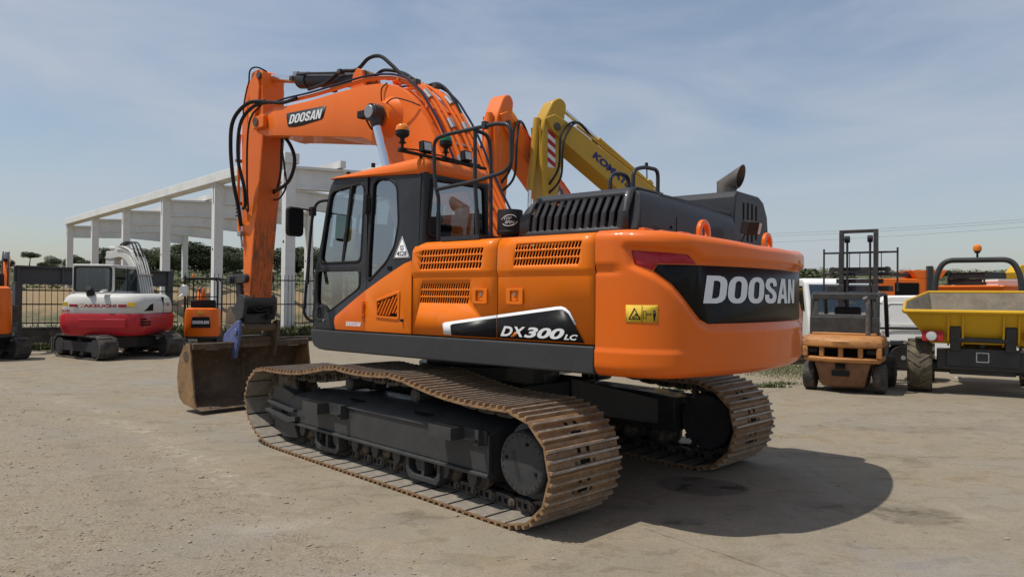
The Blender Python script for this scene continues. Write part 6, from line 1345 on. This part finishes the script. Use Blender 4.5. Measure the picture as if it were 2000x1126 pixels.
# ------------------------------------------------------------------ ground
m, nt, b = nmat('yard ground')
geo = nd(nt, 'NewGeometry'); sx = nd(nt, 'SeparateXYZ'); nt.links.new(geo.outputs['Position'], sx.inputs[0]); X_, Y_ = sx.outputs[0], sx.outputs[1]
def N(sc, det=6, ro=.65, vs=None, dist=0): return noise(nt, sc, det, ro, 'Object', vs, dist)
nA, nB, nC, nD = N(.35, 6, .6), N(1.7, 8, .65), N(9, 8, .7), N(45, 6, .75)
nE = N(22, 5, .7); nF = N(4.2, 8, .72, (.55, 1, 1), .6)
# gravel lies beyond a curved edge: signed distance to a line through the yard plus wobble
ca = Vector((-8.6, 12.0)); cb_ = Vector((-.3, 4.35)); tt = (cb_-ca).normalized(); nn_ = Vector((tt.y, -tt.x))
if nn_.dot(Vector((-1, -1))) < 0: nn_ = -nn_
def lin(p, n_): return mth(nt, 'ADD', mth(nt, 'ADD', mth(nt, 'MULTIPLY', X_, n_.x), mth(nt, 'MULTIPLY', Y_, n_.y)), -(p.x*n_.x+p.y*n_.y))
dd = lin(ca, nn_)
dd = mth(nt, 'ADD', dd, mth(nt, 'MULTIPLY', mth(nt, 'SINE', mth(nt, 'ADD', mth(nt, 'MULTIPLY', X_, .42), 1.1)), -.35))
dw = mth(nt, 'ADD', dd, mth(nt, 'MULTIPLY', mth(nt, 'SUBTRACT', nB, .5), .55))
gmask = ramp(nt, mth(nt, 'ADD', mth(nt, 'MULTIPLY', dw, .9), .5), .40, .62)
conc = mix(nt, ramp(nt, nB, .38, .62), (.185, .152, .106), (.262, .218, .155))
conc = mix(nt, ramp(nt, nA, .40, .62), conc, (.24, .188, .118))
conc = mix(nt, mth(nt, 'MULTIPLY', ramp(nt, nC, .50, .70), .75), conc, (.15, .125, .092))
conc = mix(nt, mth(nt, 'MULTIPLY', ramp(nt, N(3.2, 7, .7, (1, .35, 1)), .58, .70), .7), conc, (.30, .268, .21))
grav = mix(nt, ramp(nt, nC, .35, .65), (.20, .158, .104), (.305, .245, .168)); grav = mix(nt, ramp(nt, nB, .42, .66), grav, (.26, .21, .148))
vor = nd(nt, 'TexVoronoi'); vor.inputs['Scale'].default_value = 75; tc = nd(nt, 'TexCoord'); nt.links.new(tc.outputs['Object'], vor.inputs['Vector'])
vc = nd(nt, 'SeparateColor'); nt.links.new(vor.outputs['Color'], vc.inputs[0])
grav = mix(nt, mth(nt, 'MULTIPLY', ramp(nt, vc.outputs[0], .62, .95), .55), grav, (.37, .32, .245)); grav = mix(nt, mth(nt, 'MULTIPLY', ramp(nt, vc.outputs[1], .7, .95), .6), grav, (.075, .062, .05))
col = mix(nt, gmask, conc, grav)
# pale dusty seam along the edge
seam = mth(nt, 'SUBTRACT', 1, mth(nt, 'ABSOLUTE', mth(nt, 'MULTIPLY', mth(nt, 'ADD', dw, .12), 3.2)), clamp=True)
col = mix(nt, mth(nt, 'MULTIPLY', seam, mth(nt, 'MULTIPLY', ramp(nt, nC, .48, .62), ramp(nt, nA, .40, .55))), col, (.42, .37, .30))
def blob(p, rx, ry, c, amt, rot=0, soft=.35, wob=.5):
    global col
    ax = Vector((math.cos(rot), math.sin(rot))); ay = Vector((-ax.y, ax.x))
    a, c2 = mth(nt, 'DIVIDE', lin(p, ax), rx), mth(nt, 'DIVIDE', lin(p, ay), ry)
    r_ = mth(nt, 'SQRT', mth(nt, 'ADD', mth(nt, 'MULTIPLY', a, a), mth(nt, 'MULTIPLY', c2, c2)))
    r_ = mth(nt, 'ADD', r_, mth(nt, 'ADD', mth(nt, 'MULTIPLY', mth(nt, 'SUBTRACT', nB, .5), wob*1.6), mth(nt, 'MULTIPLY', mth(nt, 'SUBTRACT', nC, .5), wob*.9)))
    f = mth(nt, 'MULTIPLY', ramp(nt, r_, 1-soft, 1.0, (1, 1, 1, 1), (0, 0, 0, 1)), amt)
    col = mix(nt, f, col, c); return f
oil = blob(Vector((1.74, 6.5)), .44, .33, (.030, .026, .021), .9, -.3, .15, .12)
blob(Vector((3.2, 5.68)), .40, .30, (.075, .06, .04), .75, -.2, .3, .9)
blob(Vector((2.55, 5.95)), .26, .16, (.07, .055, .04), .6, 0, .5, 1.2); blob(Vector((1.35, 5.45)), .22, .10, (.06, .05, .04), .7, 0, .4, 1.6)
blob(Vector((-.75, 5.5)), .34, .20, (.11, .09, .065), .5, 0, .4, .9); blob(Vector((-1.2, 4.0)), .8, .5, (.30, .28, .25), .6, .3, .6, 2.)
blob(Vector((2.6, 4.5)), .9, .4, (.23, .225, .22), .6, .2, .7, 2.); blob(Vector((5.6, 9.5)), 1.6, .35, (.13, .105, .08), .5, .1, .6, 1.6); blob(Vector((-5.6, 13.5)), 2.6, .7, (.19, .18, .165), .7, -.2, .6, 1.2)
blob(Vector((3.9, 7.6)), 1.1, .18, (.15, .125, .09), .6, -.15, .7, 1.8); blob(Vector((6.3, 7.4)), 1.0, .2, (.34, .30, .24), .5, .1, .7, 2.0); blob(Vector((.6, 4.6)), .8, .35, (.17, .145, .11), .5, .5, .7, 1.8); blob(Vector((-3.2, 8.4)), 1.2, .4, (.165, .155, .135), .6, -.6, .7, 1.6); blob(Vector((-1.8, 5.2)), .5, .25, (.40, .37, .32), .6, .4, .8, 2.4)
blob(Vector((7.2, 9.6)), 1.4, .30, (.14, .115, .085), .5, .15, .6, 1.8); blob(Vector((4.4, 11.0)), 2.0, .4, (.27, .22, .15), .5, .05, .6, 1.5)
def crack(p, q_, w_, amt, lo=None):
    global col
    d = (q_-p); L_ = d.length; t_ = d.normalized(); n_ = Vector((-t_.y, t_.x))
    off = mth(nt, 'ABSOLUTE', mth(nt, 'ADD', lin(p, n_), mth(nt, 'MULTIPLY', mth(nt, 'SUBTRACT', nB, .5), .12)))
    s_ = lin(p, t_); ok = mth(nt, 'MULTIPLY', mth(nt, 'GREATER_THAN', s_, 0), mth(nt, 'LESS_THAN', s_, L_))
    f = mth(nt, 'MULTIPLY', mth(nt, 'MULTIPLY', mth(nt, 'LESS_THAN', off, w_), ok), amt); col = mix(nt, f, col, (.05, .042, .033))
def arc(c0, rad, w_, cl_, amt):
    global col
    a, c2 = mth(nt, 'SUBTRACT', X_, c0[0]), mth(nt, 'SUBTRACT', Y_, c0[1])
    r_ = mth(nt, 'SQRT', mth(nt, 'ADD', mth(nt, 'MULTIPLY', a, a), mth(nt, 'MULTIPLY', c2, c2)))
    d = mth(nt, 'ABSOLUTE', mth(nt, 'ADD', mth(nt, 'SUBTRACT', r_, rad), mth(nt, 'MULTIPLY', mth(nt, 'SUBTRACT', nB, .5), .10)))
    f = mth(nt, 'MULTIPLY', mth(nt, 'MULTIPLY', ramp(nt, d, w_*.6, w_, (1, 1, 1, 1), (0, 0, 0, 1)), ramp(nt, nC, .38, .58)), mth(nt, 'MULTIPLY', ramp(nt, nA, .40, .56), amt)); col = mix(nt, f, col, cl_)
for c0, rad, cl_, am in (((14, -2), 13.6, (.15, .125, .09), .55), ((14, -2), 15.2, (.15, .125, .09), .55), ((-12, 22), 15.5, (.17, .14, .10), .5), ((-12, 22), 17.2, (.32, .285, .225), .5), ((6, 40), 30.5, (.145, .12, .088), .6), ((6, 40), 32.3, (.145, .12, .088), .6), ((30, 8), 27.2, (.31, .275, .22), .45), ((-20, -6), 20.6, (.17, .145, .11), .5)): arc(c0, rad, .17, cl_, am)
col = mix(nt, mth(nt, 'MULTIPLY', ramp(nt, N(.75, 4, .55), .50, .64), .45), col, (.225, .212, .188))
crack(Vector((3.5, 11.6)), Vector((9.6, 18.6)), .018, .8); crack(Vector((1.0, 5.3)), Vector((2.2, 3.8)), .010, .5); crack(Vector((-2.3, 11.8)), Vector((3.7, 12.0)), .02, .7); crack(Vector((4.6, 13.2)), Vector((12, 12.4)), .015, .5)
col = mix(nt, mth(nt, 'MULTIPLY', ramp(nt, nF, .54, .72), .45), col, (.14, .118, .088)); col = mix(nt, mth(nt, 'MULTIPLY', ramp(nt, nF, .46, .32), .35), col, (.31, .27, .205)); col = mix(nt, mth(nt, 'MULTIPLY', ramp(nt, nE, .55, .72), .35), col, (.33, .29, .225))
col = mix(nt, mth(nt, 'MULTIPLY', ramp(nt, nD, .45, .70), .45), col, (.10, .085, .066))
nt.links.new(col, b.inputs['Base Color'])
nt.links.new(mth(nt, 'SUBTRACT', .92, mth(nt, 'MULTIPLY', oil, .25)), b.inputs['Roughness']); b.inputs['Specular IOR Level'].default_value = .25
hgt = mth(nt, 'ADD', mth(nt, 'MULTIPLY', nC, .5), mth(nt, 'MULTIPLY', mth(nt, 'MULTIPLY', nD, gmask), .9)); hgt = mth(nt, 'ADD', hgt, mth(nt, 'MULTIPLY', nB, .6))
bump(nt, b, hgt, .55, .025)
M['yard'] = m
tag(MB().add([(-700, -60, 0), (700, -60, 0), (700, 1200, 0), (-700, 1200, 0)], [(0, 1, 2, 3)]).build('ground', 'yard'), kind='structure')
M['pebble'] = worn('pebbles', (.19, .155, .115), (.36, .31, .245), 3, .35, .65, .9, bmp=0)
q = MB(); rg = random.Random(11)
ico = [Vector(p).normalized() for p in ((0, 0, 1), (.9, 0, .3), (.25, .85, .35), (-.75, .5, .3), (-.7, -.55, .3), (.3, -.85, .3), (.5, .5, -.4), (-.5, .5, -.4), (-.5, -.5, -.4), (.5, -.5, -.4))]
fc = [(0, 1, 2), (0, 2, 3), (0, 3, 4), (0, 4, 5), (0, 5, 1), (1, 6, 2), (2, 7, 3), (3, 8, 4), (4, 8, 5), (5, 9, 1), (1, 9, 6), (2, 6, 7), (3, 7, 8), (5, 8, 9)]
for _ in range(5200):
    y = 2.6+rg.random()**1.6*11; x = rg.uniform(-.78, .78)*y
    dv_ = (x-ca.x)*nn_.x+(y-ca.y)*nn_.y
    pr = .9 if dv_ > -.1 else (.25 if dv_ > -.8 else .05)
    if rg.random() > pr: continue
    s = rg.uniform(.003, .010)*(1+.06*y)*(1.7 if rg.random() < .04 else 1)
    a = rg.uniform(0, 6.28); ca_, sa_ = math.cos(a), math.sin(a); jx, jy, jz = rg.uniform(.7, 1.4), rg.uniform(.7, 1.2), rg.uniform(.45, .8)
    q.add([(x+s*(p.x*jx*ca_-p.y*jy*sa_), y+s*(p.x*jx*sa_+p.y*jy*ca_), s*.25+s*p.z*jz) for p in ico], fc)
tag(q.build('gravel', 'pebble', None, 0, sharp=10), kind='stuff')
CLOUD_VAR, CLOUD_BASE, CLOUD_COL, SUN_E, EXPO = .70, .22, (4.5, 4.95, 5.75), 3.7, .08
# ------------------------------------------------------------------ light
w = bpy.data.worlds.new('World'); SC.world = w; w.use_nodes = True
nt = w.node_tree; bg = nt.nodes['Background']
SUN_AZ, SUN_EL = R(192), R(65.5)
sky = nt.nodes.new('ShaderNodeTexSky'); sky.sky_type = 'NISHITA'; sky.sun_disc = False
sky.sun_elevation = SUN_EL; sky.sun_rotation = math.pi/2-SUN_AZ; sky.air_density = 1.2; sky.dust_density = 1.2; sky.ozone_density = 1.5
tc = nt.nodes.new('ShaderNodeTexCoord'); mp = nt.nodes.new('ShaderNodeMapping'); mp.inputs['Scale'].default_value = (.9, 1.3, 4.2); mp.inputs['Rotation'].default_value = (.12, .1, .5)
nt.links.new(tc.outputs['Generated'], mp.inputs[0])
n1 = nt.nodes.new('ShaderNodeTexNoise'); n1.inputs['Scale'].default_value = 2.2; n1.inputs['Detail'].default_value = 9; n1.inputs['Roughness'].default_value = .55; n1.inputs['Distortion'].default_value = .5
nt.links.new(mp.outputs[0], n1.inputs['Vector'])
cf = ramp(nt, n1.outputs['Fac'], .36, .68)
fac = mth(nt, 'ADD', mth(nt, 'MULTIPLY', cf, CLOUD_VAR), CLOUD_BASE)
cc = mix(nt, fac, sky.outputs[0], CLOUD_COL)
nt.links.new(cc, bg.inputs['Color']); bg.inputs['Strength'].default_value = .10
sd = bpy.data.lights.new('sun', 'SUN'); sd.energy = SUN_E; sd.angle = R(.6); sd.color = (1, .955, .88)
so = bpy.data.objects.new('sun', sd); COL.objects.link(so)
dv = Vector((math.cos(SUN_AZ)*math.cos(SUN_EL), math.sin(SUN_AZ)*math.cos(SUN_EL), math.sin(SUN_EL)))
so.rotation_euler = dv.to_track_quat('Z', 'Y').to_euler(); so.location = dv*60
SC.view_settings.view_transform = 'Standard'; SC.view_settings.look = 'None'; SC.view_settings.exposure = EXPO; SC.view_settings.gamma = 1
SC.cycles.max_bounces = 6; SC.cycles.transparent_max_bounces = 24; SC.cycles.use_denoising = True
SC.cycles.sample_clamp_indirect = 6
